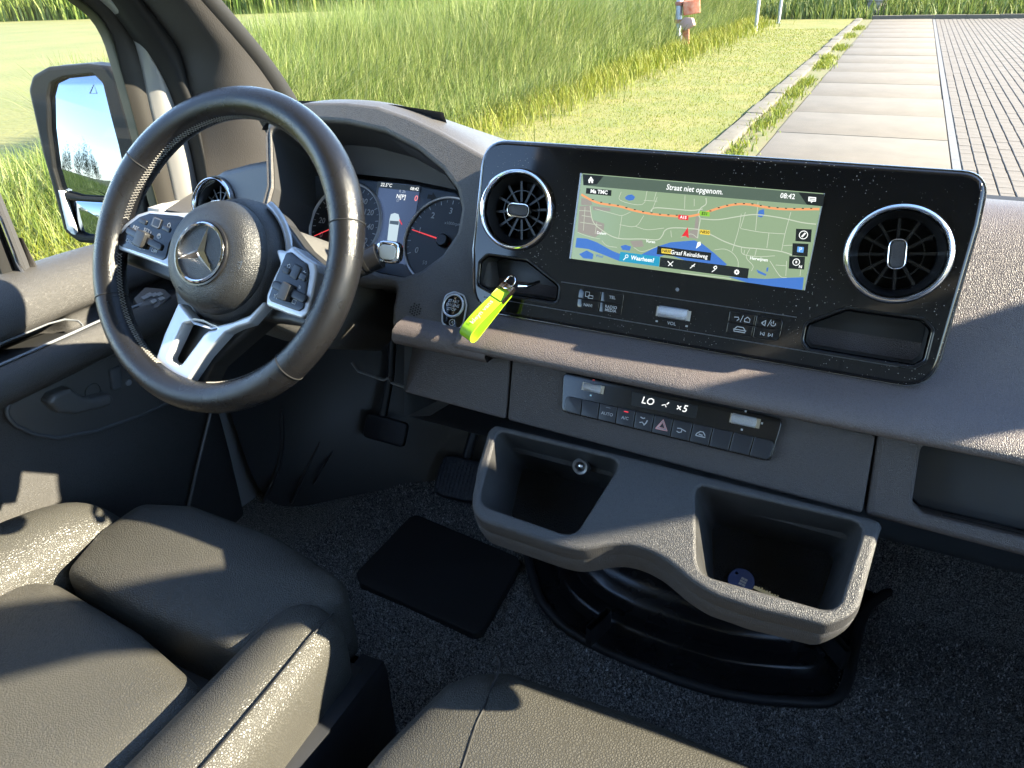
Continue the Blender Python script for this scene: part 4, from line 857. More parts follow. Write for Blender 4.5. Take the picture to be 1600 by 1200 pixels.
# ------------------------------------------------------------------ steering wheel
W0 = V((-.6774,.5646,1.5810)); TL, YW = rad(32.2), rad(3.2)
wn = V((sin(YW)*cos(TL), -cos(YW)*cos(TL), sin(TL))); wx = V((cos(YW), sin(YW), 0)); Wf = Fr(W0, wx, wn.cross(wx))
sw = thing('steering_wheel', 'black leather three spoke steering wheel with silver trim and star emblem', 'steering wheel', W0)
RR, RT = .176, .0185
def rim_pt(a, b, k=1.0, dr=0.0):
    gr = 1+.07*math.exp(-((math.remainder(a-rad(28),2*pi))/.35)**2)+.07*math.exp(-((math.remainder(a-rad(150),2*pi))/.35)**2)
    rt = RT*gr*k+dr; ra = RR+rt*cos(b)*.98; return Wf.w(ra*cos(a), ra*sin(a), rt*sin(b)*1.08)
mb = MB(); NA, NB = 160, 28
mb.loft([[rim_pt(2*pi*i/NA, 2*pi*j/NB) for j in range(NB)] for i in range(NA+1)], True); rim = mb.build('rim', RIML, sw, 80)
def wang(px, py): u, v = Wf.uv(px, py); return atan2(v, u)
for px, py in ((228,258),(180,464),(540,352),(455,577)):
    a = wang(px, py); mb = MB(); mb.tube([rim_pt(a, 2*pi*k/32, 1.0, .0001) for k in range(32)], .0008, 5, True); mb.build('leather_seam', MATTE, rim, 60)
# cross stitching along the inside of the rim
def stitch(a0, a1, bb):
    mb = MB(); n = int(abs(a1-a0)*RR/.0042); P = []; Q = []
    for k in range(n+1):
        a = a0+(a1-a0)*k/n; w_ = .17*(1 if k % 2 else -1); P.append(rim_pt(a, bb+w_, 1.0, .0006)); Q.append(rim_pt(a, bb-w_, 1.0, .0005))
    mb.tube(P, .00055, 4); mb.tube(Q, .00055, 4); mb.build('stitching', THREAD, rim, 0)
stitch(rad(58), rad(172), rad(172)); stitch(rad(188), rad(248), rad(172)); stitch(rad(278), rad(330), rad(172))
# hub
hg = Wf.at(.002,-.010); mb = MB()
mb.lathe(hg, [(.0001,.0295),(.015,.0294),(.03,.0288),(.043,.0275),(.054,.0240),(.061,.018),(.0655,.010),(.0675,.002),(.0678,-.002)], 72)
hub = mb.build('airbag_cover', HUBM, sw, 60)
mb = MB(); mb.lathe(hg, [(.0675,-.002),(.069,-.003),(.0735,-.010),(.078,-.022),(.080,-.04),(.078,-.06)], 72); mb.build('hub_body', mat('hub_side',(.035,.035,.036),.4,grain=('leather',620,.5,.0005)), sw, 60)
eg = hg.at(0.0,-.001,.0292).rot(rad(-11)); mb = MB(); mb.lathe(eg, [(.0001,.0002),(.036,-.0008),(.0375,-.004)], 56); em_ = mb.build('emblem', mat('emblem_disc',(.03,.032,.036),.35), sw, 50)
mb = MB(); mb.lathe(eg, [(.0355,-.001),(.0352,.003),(.0335,.0042),(.0318,.003),(.0315,-.001)], 64); mb.build('emblem_ring', CHR, em_, 50)
mb = MB(); mb.lathe(eg, [(.0385,-.003),(.0382,.0012),(.0362,.0018),(.0355,.0)], 64); mb.build('emblem_surround', BLKS, em_, 50)
mb = MB()
for k in range(3):
    h = eg.rot(rad(90+120*k)); c, t_ = h.w(0,0,.006), h.w(.0325,0,.0022)
    l, r_ = h.w(.0062*.5,.0062*.866,.0012), h.w(.0062*.5,-.0062*.866,.0012); mb.add([c,t_,l,r_], [(0,2,1),(0,1,3)])
mb.build('emblem_star', CHR, em_, 0)
tg = hg.at(0,0,0).rot(rad(-11)); text('AIRBAG', tg, -.006, -.048, .0082, MATTE, hub, d=.0252, bold=.01)
mb = MB(); h = tg.at(.050,.004,.0248); strip(mb, h, [(-.006,.002),(.004,.001),(.007,.004)], .0012, .0); strip(mb, h, [(-.006,-.001),(.003,-.002),(.006,-.006),(.007,.004)], .0011, .0); mb.build('horn_symbol', mat('emboss_grey',(.10,.11,.115),.5), hub, 0)
# spokes: dark carrier behind, silver frames in front
dark = Wf.uvs([(205,345),(262,330),(300,330),(440,345),(470,385),(512,420),(515,470),(487,515),(450,505),(410,500),(330,570),(310,610),(270,625),(232,600),(240,560),(275,480),(268,440),(190,410),(165,385)],-.022)
plate('spoke_carrier', Wf, rnd(dark,.012,4), -.05, -.022, BLACK, sw, bev=.006)
CS = lambda pts: [(160+a/3.75, 300+b/3.75) for a, b in pts]
# left switch panel
lf = Wf.uvs(CS([(62,295),(70,255),(130,185),(200,130),(270,108),(400,118),(520,118),(560,150),(470,250),(420,330),(400,450),(370,440),(230,385),(90,335)]), .004)
lp_ = plate('left_switch_frame', Wf, rnd(lf,.007,5), -.02, .004, SILV, sw, bev=.003)
li = Wf.uvs(CS([(85,295),(92,262),(150,195),(215,145),(275,124),(440,138),(490,152),(485,170),(430,240),(392,300),(372,385),(350,398),(240,362),(105,318)]), .0055)
lq = plate('switch_face', Wf, rnd(li,.005,5), .003, .0055, PIANOC, lp_, bev=.001)
def bit(px, ang, w_, h, hh_, m, parent, d=.0055, nm='switch_key', r=.002):
    u, v = Wf.uv(*CS([px])[0], d); g = Wf.at(u,v).rot(ang); return plate(nm, g, rnd(rect(-w_/2,-h/2,w_/2,h/2), r, 4), d-.001, d+hh_, m, parent, bev=min(.0012,hh_*.8))
for (p, w_, h) in (((240,172),.014,.006),((318,180),.015,.013),((378,216),.014,.006)): bit(p, rad(-14), w_, h, .0016, BLKS, lp_)
u, v = Wf.uv(*CS([(318,180)])[0], .007); g = Wf.at(u,v).rot(rad(-11)); mb = MB(); strip(mb, g, rnd(rect(-.006,-.005,.006,.005),.002,4)+[rnd(rect(-.006,-.005,.006,.005),.002,4)[0]], .0009, .0075); mb.build('touch_mark', GREYP, lp_, 0)
bit((250,275), rad(-15), .066, .0085, .003, BLKS, lp_, nm='rocker', r=.004); bit((240,280), rad(-15), .016, .020, .0075, BLACK, lp_, nm='rocker_wheel', r=.003)
def wtext(s, p, sz, parent, d=.006, ang=-13): u, v = Wf.uv(*CS([p])[0], d); text(s, Wf.at(u,v,0).rot(rad(ang)), 0, 0, sz, WHITEP, parent, d=d, bold=.008)
wtext('RES', (195,211), .0068, lp_); wtext('SET+', (265,230), .0068, lp_); wtext('CNCL', (163,292), .0062, lp_); wtext('SET-', (228,328), .0064, lp_); wtext('LIM', (303,345), .0066, lp_); wtext('\u00a9', (330,262), .009, lp_); wtext('\u2302', (390,195), .008, lp_)
# right switch panel
rf = Wf.uvs(CS([(1010,330),(1075,345),(1110,310),(1180,370),(1250,415),(1258,470),(1235,600),(1205,715),(1165,742),(1080,715),(955,665),(960,600),(1000,500),(1040,420)]), .004)
rp_ = plate('right_switch_frame', Wf, rnd(rf,.006,5), -.02, .004, SILV, sw, bev=.003)
ri = Wf.uvs(CS([(1075,355),(1105,350),(1160,395),(1200,420),(1210,470),(1195,580),(1180,680),(1150,700),(1080,675),(985,640),(972,620),(1000,540),(1045,430)]), .0055)
plate('switch_face', Wf, rnd(ri,.005,5), .003, .0055, mat('switch_gloss',(.012,.013,.015),.16), rp_, bev=.001)
for (p, w_, h) in (((1080,460),.010,.007),((1135,468),.012,.016),((1178,498),.011,.008)): bit(p, rad(-18), w_, h, .0016, BLKS, rp_)
bit((1100,585), rad(-14), .050, .0095, .003, BLKS, rp_, nm='rocker', r=.004); bit((1085,588), rad(-14), .013, .020, .0075, KNUR if False else BLACK, rp_, nm='rocker_wheel', r=.003)
wtext('\u2302', (1092,435), .007, rp_); wtext('\u2261', (1155,560), .007, rp_); wtext('\u2606', (1018,612), .008, rp_); wtext('\u25a1', (1122,645), .007, rp_); wtext('\u2190', (1185,470), .006, rp_)
# silver sweep round the hub and the lower spoke
bo = Wf.uvs(CS([(445,640),(360,830),(290,1030),(290,1070),(310,1095),(430,1142),(470,1135),(500,1105),(600,960),(720,825),(780,795),(860,770),(930,690),(955,655),(940,640),(860,720),(760,760),(640,790),(540,760)]), -.001)
bh = Wf.uvs(CS([(475,772),(540,755),(590,765),(640,790),(675,802),(620,812),(590,835),(465,1005),(445,1015),(392,990),(382,970),(440,850)]), -.001)
plate('lower_spoke_trim', Wf, rnd(bo,.004,4), -.016, -.001, SILV, sw, bev=.003, holes=[(rnd(bh,.003,4), None, .003)])
mb = MB(); arc = [hg.w((.083)*cos(a), .083*sin(a), -.022) for a in [rad(62)-k*rad(8) for k in range(8)]]; mb.tube(arc, .005, 8); mb.build('hub_trim', SILV, sw, 60)

# ------------------------------------------------------------------ steering column with stalk
colm = thing('steering_column', 'grained black steering column shroud between wheel and dashboard', 'column', W0-wn*.2)
COLM = mat('column_plastic', (.085,.082,.076), .55, grain=('leather',650,.5,.0006)); mb = MB(); rings = []
for d, w_, hu, hd in [(-.05,.066,.050,.055),(-.056,.074,.058,.064),(-.13,.078,.060,.075),(-.19,.080,.058,.080),(-.32,.070,.05,.07)]:
    rings.append([Wf.w(u, v-.012, d) for u, v in rnd([(-w_,-hd*.5),(-w_*.6,-hd),(w_*.6,-hd),(w_,-hd*.5),(w_,hu*.5),(w_*.7,hu),(-w_*.7,hu),(-w_,hu*.5)], .02, 4)])
mb.loft(rings, True, True, False); mb.build('shroud', COLM, colm, 50)
st = thing('gear_stalk', 'black column stalk with cream coloured end button right of the wheel', 'stalk', Wf.w(.08,.0,-.10))
p0 = Wf.w(.06,-.02,-.09); p2 = aty(606,394,.685); p1 = p0.lerp(p2,.5)
dx = (p2-p0).normalized()
mb = MB(); mb.tube([p0, p0.lerp(p2,.3), p1, p0.lerp(p2,.7), p2-dx*.012], lambda s: .012+.004*s, 14); mb.build('arm', BLKS, st, 60)
mb = MB()
for t in (.62,.68,.74): mb.tube([p0.lerp(p2,t)-dx*.002, p0.lerp(p2,t)+dx*.002], .0162, 16)
mb.build('grip_rings', RUB, st, 40)
hf = Fr(p2, V((.25,.5,.55)).cross(dx) if False else CR, CU); kf = Fr(p2, dx.cross(V((0,0,1))).normalized()*-1, dx.cross(dx.cross(V((0,0,1)))).normalized()*-1)
kf = Fr(p2, V((.92,.36,-.12)), V((.0,.35,.93)))
plate('end_knob', kf, rnd(rect(-.0145,-.0140,.0160,.0140),.011,6), -.016, .004, CHR, st, bev=.004)
plate('end_button', kf, rnd(rect(-.0095,-.0090,.0110,.0090),.007,6), .003, .0062, mat('cream_button',(.55,.51,.43),.45), st, bev=.0015)

# ------------------------------------------------------------------ key in its slot with the lime strap
LIME = mat('lime_rubber', (.27,.50,.012), .5, spec=.4)
kt = thing('key_strap', 'lime green wrist strap hanging from the key in the console pocket', 'key strap', aty(725,530,.60))
a0 = Kf.w(*Kf.uv(800,447,.01), .010); e0 = aty(727,526,.615)
L = e0-a0; sidev = L.cross(V((0,-.6,.8))).normalized()*.0085
def ribbon(pts, wv, th, nm, m):
    mb = MB(); n = len(pts); rings = []
    for i, p in enumerate(pts):
        t = (pts[min(i+1,n-1)]-pts[max(i-1,0)]).normalized(); nn = t.cross(wv).normalized()*th; rings.append([p-wv+nn, p+wv+nn, p+wv-nn, p-wv-nn])
    mb.loft(rings, True, True, True); return mb.build(nm, m, kt, 40)
nup = L.cross(sidev).normalized()
if nup.y > 0: nup = -nup
ribbon(smooth_line([a0+L*.10+nup*.001, a0+L*.35+nup*.006, a0+L*.7+nup*.008, a0+L*.93+nup*.006, a0+L*1.0-nup*.001, a0+L*.94-nup*.009, a0+L*.7-nup*.007, a0+L*.35-nup*.003, a0+L*.12-nup*.001],5), sidev, .0006, 'strap', LIME)
sg = Fr(a0+L*.58+nup*.0085, -L, sidev if sidev.x > 0 else -sidev)
sg = Fr(a0+L*.60+nup*.0092, -L.normalized(), nup.cross(-L.normalized())); text('kleyn vans', sg, 0, 0, .0085, mat('strap_print',(.72,.88,.45),.5), kt, d=.0003)
gf = Fr(a0+L*.17+nup*.003, L, sidev); plate('ferrule', gf, rect(-.011,-.0088,.011,.0088), -.004, .003, mat('ferrule_metal',(.60,.48,.40),.25,1.0), kt, bev=.0006)
rc = a0; rf_ = Fr(rc+V((-.004,0,.004)), V((.9,0,.35)), V((0,.8,.5))); mb = MB(); mb.tube([rf_.w(.009*cos(a),.009*sin(a),.001*sin(2*a)) for a in [2*pi*k/28 for k in range(28)]], .0011, 6, True); mb.build('split_ring', CHR, kt, 60)
mb = MB(); mb.tube([rc+V((.006,.002,.0)), rc+V((.014,.010,-.002)), rc+V((.020,.03,-.003))], .0022, 8); mb.build('key_shank', CHR, kt, 60)
# blue key in the right bin
bk = thing('blue_key', 'small round blue key tag with metal blade lying in the right bin', 'key', (-.08,.55,1.28))
_h = ccw(hh[1]); _c = (sum(p[0] for p in _h)/len(_h), sum(p[1] for p in _h)/len(_h)); bp0 = Tf.w(*_c,-.003)+dn2*.083
bf = Fr(onpl(1158,908,bp0,Tf.n), (1,0,0), Tf.ey)
bf.o = onpl(1158,908,bp0+Tf.n*.004,Tf.n)
plate('key_head', bf, circ(0,0,.0135,32), -.002, .0015, mat('blue_plastic',(.018,.045,.17),.35), bk, bev=.0008, holes=[(circ(-.006,.0065,.0016,12), None, .0002)])
a = rad(-10); mb = MB(); h = bf.rot(a); mb.box(h, .011, .040, -.0016, .0016, -.001, .0006); 
for k in range(9): mb.box(h, .015+.0027*k, .0165+.0027*k, .0016, .0016+.0012*(1+k % 3)*.5, -.001, .0005)
mb.build('key_blade', CHR, bk, 0)
mb = MB(); g = bf.rot(rad(-12))
for i, j, w_ in ((0,2,2),(1,2,2),(0,1,3),(1,1,2),(0,0,2),(1,0,3)): mb.box(g, -.001+i*.0034, .0016+i*.0034+w_*.0002, -.0045+j*.0031, -.0022+j*.0031, .0012, .0018)
stuff(mb.build('white_imprint', WHITEP, bk, 0))
# ------------------------------------------------------------------ driver's door
door = thing('driver_door', 'dark grained driver door card with open shelf, grip recess and window', 'door', (-1.13,.3,.9))
DOORM = mat('door_plastic', (.052,.050,.048), .5, grain=('leather', 600, .6, .0007), rvar=(8,.44,.6)); DOORS = mat('door_smooth_trim', (.075,.078,.082), .4, grain=('noise',600,.15,.0004))
def prof(p):      # door section (x, z) from the window down; p = 1 where the shelf is open
    return [(-1.205,1.470),(-1.185,1.478),(-1.15,1.474),(-1.125,1.462),(-1.112,1.445),(-1.108,1.425),(-1.110,1.410),(-1.116,1.403),(-1.118-.004*(1-p),1.400),(-1.125-.07*p,1.394),(-1.125-.075*p,1.372-.010*p),(-1.112-.015*p,1.374-.012*p),(-1.082,1.383),(-1.074,1.387),(-1.066,1.386),(-1.056,1.378),(-1.050,1.365),(-1.050,1.350),(-1.057,1.338),(-1.072,1.330),(-1.092,1.322),(-1.108,1.305),(-1.114,1.27),(-1.114,1.22),(-1.110,1.16),(-1.106,1.10),(-1.108,1.0),(-1.112,.92),(-1.12,.80)]
ys = [-.6,-.3,0,.2,.35,.48,.54,.575,.592,.602,.61,.62,.64,.68,.74,.80,.845]
mb = MB(); rings = []
for y in ys:
    p = 1 if y < .58 else max(0, 1-(y-.58)/.035); p = p*p*(3-2*p); bow = -.020*max(0,(y-.55)/.3)**2
    rings.append([V((x+bow, y, z-.02*max(0,(y-.6)/.25)**2)) for x, z in prof(p)])
rings.append([V((q.x-.04, q.y+.008, q.z)) for q in rings[-1]]); mb.loft(rings); o = mb.build('door_card', DOORM, door, 55); sub(o, 2)
# pale rim lines of the shelf
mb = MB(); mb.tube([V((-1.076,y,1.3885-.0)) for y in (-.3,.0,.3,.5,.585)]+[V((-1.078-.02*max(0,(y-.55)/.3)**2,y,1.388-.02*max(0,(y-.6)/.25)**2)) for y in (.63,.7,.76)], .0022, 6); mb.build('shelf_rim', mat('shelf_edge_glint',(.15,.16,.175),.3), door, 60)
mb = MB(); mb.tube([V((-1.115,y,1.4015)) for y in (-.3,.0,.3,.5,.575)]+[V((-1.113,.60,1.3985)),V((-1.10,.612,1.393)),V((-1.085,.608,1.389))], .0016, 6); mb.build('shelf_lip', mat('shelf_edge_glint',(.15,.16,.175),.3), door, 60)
mb = MB(); mb.loft([[V((-1.19,y,1.366)) for y in (-.6,.585)],[V((-1.085,y,1.386)) for y in (-.6,.585)]]); mb.build('shelf_floor', MATTE, door, 0)
# switch pack near the wheel
Wd = Fr((-1.10,.72,1.385), (0,-1,0), (-.9,0,.45)); Wd = Fr((-1.10,.74,1.388), (0,1,0), (-.85,0,.5))
Dp = V((.5,0,.86)).normalized(); Ws = Fr(onpl(238,464,V((-1.09,.75,1.382)),Dp), (0,1,0), Dp.cross(V((0,1,0))))
wo = Ws.uvs([(208,470),(226,452),(256,455),(268,466),(246,484),(222,492)]); sp_ = plate('window_switches', Ws, rnd(wo,.006,4), -.012, .006, mat('switch_base',(.09,.085,.08),.5), door, bev=.002)
for p in ((226,466),(233,462),(241,462),(249,461),(252,468),(240,472)):
    u, v = Ws.uv(*p,.006); plate('switch_key', Ws, rnd(rect(u-.0055,v-.004,u+.0055,v+.004),.0015,3), .005, .009, mat('switch_top',(.26,.25,.235),.5), sp_, bev=.001)
# grip recess with inner handle
Df = Fr((-1.108,.55,1.25), (0,1,0), (.10,0,1)); ro = Df.uvs([(10,646),(16,628),(40,610),(100,586),(170,558),(200,548),(240,560),(300,590),(300,612),(262,629),(215,650),(150,672),(92,683),(55,678),(25,664)], .004)
Df = Df if Df.n.x > 0 else Fr(Df.o, -Df.ex, Df.ey)
ro = Df.uvs([(10,646),(16,628),(40,610),(100,586),(170,558),(200,548),(240,560),(300,590),(300,612),(262,629),(215,650),(150,672),(92,683),(55,678),(25,664)], .004)
ro = rnd(ro,.02,5); rec = plate('grip_recess', Df, ro, -.02, .004, mat('recess_trim',(.07,.068,.065),.5,grain=('noise',500,.3,.0005)), door, bev=.002)
mb = MB(); mb.tube([Df.w(u,v,.004) for u,v in off(ccw(ro),.001)], .0032, 7, True); mb.build('recess_lip', DOORS, rec, 60)
ho = Df.uvs([(72,630),(82,617),(110,606),(128,620),(142,623),(172,615),(177,622),(174,634),(150,640),(118,648),(90,645)], .02)
hd = plate('door_handle', Df, rnd(ho,.008,5), .004, .024, mat('handle_plastic',(.085,.083,.08),.38), rec, bev=.008, nb=5)
u, v = Df.uv(202,598,.006); mb = MB(); mb.lathe(Df.at(u,v), [(.0001,.006),(.0055,.006),(.006,.004)], 20); mb.build('lock_symbol', GREYP, rec, 40)
u, v = Df.uv(146,612,.006); mb = MB(); mb.lathe(Df.at(u,v), [(.013,.0045),(.0135,.0055),(.0145,.0045)], 28); mb.build('screw_cover', BLKS, rec, 40)
cb = Df.uvs([(170,578),(188,570),(190,606),(174,610)], .006); plate('grip_rib', Df, rnd(cb,.005,4), .003, .010, DOORS, rec, bev=.004)
# window pane, divider bar, sill
mb = MB(); mb.poly([V((-1.20,-.5,1.47)),V((-1.20,.80,1.47)),V((-1.20,.93,1.60)),V((-1.20,.80,1.84)),V((-1.20,.55,2.1)),V((-1.20,-.5,2.2))]); mb.build('window_pane', GLASS, door, 0)
def dbar(name, A, B, m, xa=-1.17, th=.02, bul=.004):
    A = [atx(*p, xa) for p in A]; B = [atx(*p, xa) for p in B]; mb = MB()
    mb.loft([[p+V((-th,0,0)) for p in A], A, [a.lerp(b,.5)+V((bul,0,0)) for a, b in zip(A,B)], B, [p+V((-th,0,0)) for p in B]]); return mb.build(name, m, door, 40)
dbar('divider_bar', [(-60,180),(-22,285),(12,375),(38,448),(42,460)], [(-5,280) if False else (-30,215),(0,300),(30,375),(58,442),(62,456)], mat('divider_plastic',(.05,.05,.052),.4))
dbar('divider_seal', [(-90,180),(-52,285),(-15,375),(10,448),(14,460)], [(-62,180),(-24,285),(10,375),(36,448),(40,460)], RUB, -1.18)
mb = MB(); mb.tube([atx(*p,-1.165) for p in [(-62,175),(-26,270),(4,350),(28,412),(52,452)]], .0028, 6); mb.build('divider_chrome', CHR, door, 60)
dbar('divider_foot', [(32,372),(44,405),(52,430),(50,452)], [(34,372),(52,405),(66,430),(74,446)], PILT, -1.168)
# ------------------------------------------------------------------ door mirror
mir = thing('door_mirror', 'large black door mirror with two panes outside the driver window', 'mirror', (-1.42,.98,1.4))
n_ = V((.275,-.953,.118)).normalized(); mx_ = V((0,0,1)).cross(n_).normalized(); Mf = Fr(onpl(135,240,V((-1.42,.98,1.6)),V((.3,-.95,0))), mx_, n_.cross(mx_))
mo = Mf.uvs([(50,140),(56,118),(80,104),(140,99),(178,103),(188,118),(200,165),(214,215),(232,300),(238,360),(228,378),(170,381),(128,378),(105,360),(92,310),(72,240)])
mo = resamp(rnd(mo,.022,6),.006)
g1 = Mf.uvs([(81,150),(86,130),(105,121),(152,116),(166,130),(178,180),(190,225),(206,300),(200,309),(130,306),(100,298),(90,262),(82,200)]); g2 = Mf.uvs([(108,311),(200,318),(212,322),(216,360),(200,368),(140,367),(122,362),(113,340)])
HOUS = mat('mirror_housing', (.009,.010,.011), .55, grain=('noise',500,.3,.0006), spec=.2)
plate('housing_front', Mf, mo, -.012, .012, HOUS, mir, bev=.008, nb=4, holes=[(rnd(g1,.012,5), 0, .004),(rnd(g2,.008,5), 0, .004)])
mb = MB(); oo = ccw(mo); cu = sum(p[0] for p in oo)/len(oo); cv = sum(p[1] for p in oo)/len(oo)
mb.loft([[Mf.w(cu+(u-cu)*k, cv+(v-cv)*k, d) for u, v in oo] for k, d in [(1,-.012),(1.02,-.03),(1.0,-.06),(.9,-.10),(.7,-.13),(.35,-.145),(.02,-.148)]], True); mb.build('housing_back', HOUS, mir, 60)
MIRG = mat('mirror_silver', (.16,.20,.27), .015, 1.0)
plate('mirror_pane', Mf, rnd(off(ccw(g1),-.001),.011,5), -.002, .002, MIRG, mir, bev=.0008)
# the lower pane is a curved wide angle glass
q = rnd(off(ccw(g2),-.001),.008,5); cu2 = sum(p[0] for p in q)/len(q); cv2 = sum(p[1] for p in q)/len(q); mb = MB(); rings = []
for k in range(9):
    s = k/8; rings.append([Mf.w(cu2+(u-cu2)*max(s,.002), cv2+(v-cv2)*max(s,.002), .006-(((u-cu2)*s)**2+((v-cv2)*s)**2)/(2*.45)) for u, v in q])
mb.loft(rings, True); mb.build('wide_angle_pane', MIRG, mir, 89)
ti = Mf.uvs([(90,297),(98,300),(118,368),(112,366),(104,358)],.014); plate('side_repeater', Mf, rnd(ti,.002,3), .004, .014, mat('clear_lamp',(.65,.66,.66),.2), mir, bev=.002)
wt = Mf.uvs([(140,146),(146,132),(151,146)],.003); mb = MB(); strip(mb, Mf, wt+[wt[0]], .0016, .0032); mb.build('blind_spot_triangle', mat('triangle_grey',(.25,.32,.38),.5), mir, 0)
mb = MB(); mb.tube([Mf.w(.10,.0,-.05), V((-1.27,1.0,1.50)), V((-1.21,1.0,1.48))], .035, 12); mb.tube([Mf.w(.09,-.10,-.05), V((-1.27,1.0,1.45)), V((-1.21,1.0,1.46))], .03, 12); mb.build('mirror_arm', HOUS, mir, 60)

# ------------------------------------------------------------------ seats
def pillow(name, outline, medial, prof_, z0, m, parent, nrm=(0,0,1), slope=None, lv=1):
    """rings from a plan outline towards a medial segment; prof_ = (fraction inward, height)"""
    a, b = V(medial[0]), V(medial[1]); mb = MB(); rings = []
    O_ = [V(p) for p in outline]
    def tgt(p):
        ab = b-a; t = 0 if ab.length < 1e-6 else max(0, min(1, (p-a).dot(ab)/ab.length_squared)); return a+ab*t
    for k, h in prof_:
        r = []
        for p in O_:
            q = p.lerp(tgt(p), k); zz = z0+h+(slope(q.x, q.y) if slope else 0); r.append(V((q.x, q.y, zz)))
        rings.append(r)
    mb.loft(rings, True); return sub(mb.build(name, m, parent, 80), lv)
def dens(pts, n=6, r=.03): 
    P = rnd(pts, r, 6); out = []
    for i in range(len(P)):
        a, b = V(P[i]), V(P[(i+1) % len(P)]); c = max(1, int((b-a).length/.02))
        for k in range(c): out.append(tuple(a.lerp(b,k/c)))
    return out
ROUND = [(0.0,-.12),(0.0,-.06),(0.0,-.03),(.03,-.012),(.09,-.003),(.2,.003),(.4,.009),(.6,.013),(.8,.015),(.955,.016)]
seat = thing('driver_seat', 'black leather driver seat cushion with separate thigh support and raised side bolsters', 'seat', (-.74,.1,.85))
ZS = 1.145; sl = lambda x, y: .05*(y-.4)
fq = [atz(*p, ZS).to_2d()[:] for p in [(92,884),(150,822),(215,781),(300,786),(440,838),(541,903),(537,925),(455,972),(372,1018),(340,1004),(215,950)]]
pillow('thigh_support', dens(fq,6,.025), ((-.745,.445),(-.745,.445)), [(0,-.13),(.0,-.04),(.0,-.022),(.03,-.010),(.08,-.004),(.15,.0),(.28,.005),(.45,.009),(.7,.012),(.9,.0135),(1.0,.0138)], ZS, LEA, seat, slope=sl)
rq = [(-.985,.345),(-.93,.362),(-.75,.352),(-.60,.325),(-.583,.29),(-.575,-.3),(-.98,-.3)]
pillow('seat_cushion', dens(rq,6,.02), ((-.78,.03),(-.78,.03)), [(0,-.13),(0,-.05),(0,-.035),(.015,-.02),(.05,-.010),(.10,-.004),(.2,.0),(.4,.004),(.7,.006),(.9,.006),(1.0,.006)], ZS-.004, LEA, seat, slope=lambda x,y: .02*(y-.3))
# right bolster, built as a swept section: rises from the cushion, rolls over and drops on the outside
def sweep(name, path, sec, m, lv=2):
    mb = MB(); mb.loft([[V((x+u*k, y, z+v)) for u, v in sec] for x, y, z, k in path]); return sub(mb.build(name, m, seat, 80), lv)
bs = [(-.020,-.10),(-.018,-.03),(-.008,-.004),(.012,.014),(.040,.026),(.066,.027),(.088,.016),(.098,-.006),(.100,-.05),(.094,-.10)]
path_ = [(-.585,.478,ZS-.085,.25),(-.583,.470,ZS-.030,.75),(-.583,.455,ZS-.008,.95),(-.582,.42,ZS,1.0),(-.578,.33,ZS+.004,1.05),(-.572,.2,ZS+.010,1.1),(-.566,.05,ZS+.016,1.12),(-.56,-.3,ZS+.02,1.12)]
sweep('side_bolster', path_, bs, LEA)
seamp = [(p[0]+.070*p[3]+.012, p[1], p[2]+.024) for p in path_[2:]]
mb = MB(); mb.tube(smooth_line([V(p) for p in seamp],5), .0013, 6); mb.build('bolster_seam', MATTE, seat, 60)
bl_ = [(-(u)-.02, v) for u, v in bs]
PINK = LEA
mb = MB(); pth = [(-.945,.50,ZS-.07,.3),(-.95,.49,ZS-.03,.8),(-.955,.46,ZS-.002,1.0),(-.965,.40,ZS+.01,1.1),(-.985,.25,ZS+.02,1.25),(-1.0,-.3,ZS+.03,1.3)]
mb.loft([[V((x-u*k, y, z+v)) for u, v in bs] for x, y, z, k in pth]); sub(mb.build('side_bolster', LEA, seat, 80), 2)
# plastic seat base on the right and the frame below
bp = [(-.495,.50,1.02),(-.49,.495,1.04),(-.478,.40,1.06),(-.47,.25,1.075),(-.465,-.3,1.09)]
mb = MB(); mb.loft([[V(p)+V((-.02,0,0)) for p in bp],[V(p) for p in bp],[V(p)+V((.012,.004,-.003)) for p in bp],[V(p)+V((.014,.006,-.02)) for p in bp],[V((p[0]+.012,p[1]+.003,FZ)) for p in bp]])
mb.build('seat_side_cover', BLKS if False else mat('seat_cover_plastic',(.018,.019,.022),.42,grain=('noise',500,.25,.0004)), seat, 40)
mb = MB(); mb.box(Fr((-.76,.1,0),(1,0,0),(0,1,0)), -.27, .27, -.4, .37, FZ, 1.05); mb.build('seat_box', BLACK, seat, 0)
mb = MB(); mb.poly([V((-.495,.50,1.02)),V((-.49,.495,FZ)),V((-1.0,.495,FZ)),V((-1.0,.50,1.02))]); mb.build('seat_box_front', BLACK, seat, 0)

ps = thing('passenger_seat', 'black leather passenger bench cushion at the bottom edge of the view', 'seat', (.1,.2,.85))
pz = 1.145
pt = [atz(*p, pz).to_2d()[:] for p in [(738,1016),(790,1024),(1000,1094),(1215,1185),(1420,1290)]]
pq = [(-.35,.40),(-.345,.455)]+[tuple(p) for p in pt]+[(.55,.50),(.55,-.3),(-.40,-.3),(-.385,.15)]
pq = [(-.398,-.3),(-.383,.18),(-.368,.35),(-.345,.455),(-.322,.482)]+[tuple(p) for p in pt[1:]]+[(.45,.49),(.45,-.3)]
pillow('bench_cushion', dens(pq,6,.02), ((.05,.15),(.05,.15)), [(0,-.30),(0,-.10),(0,-.05),(.008,-.028),(.03,-.013),(.07,-.004),(.14,.002),(.3,.006),(.6,.010),(.9,.012),(1.0,.012)], pz, LEA, ps)
from mathutils.bvhtree import BVHTree
_bc = [o for o in COL.objects if o.name.startswith('bench_cushion')][0]; bpy.context.view_layer.update()
_bt = BVHTree.FromObject(_bc, bpy.context.evaluated_depsgraph_get())
sm = []
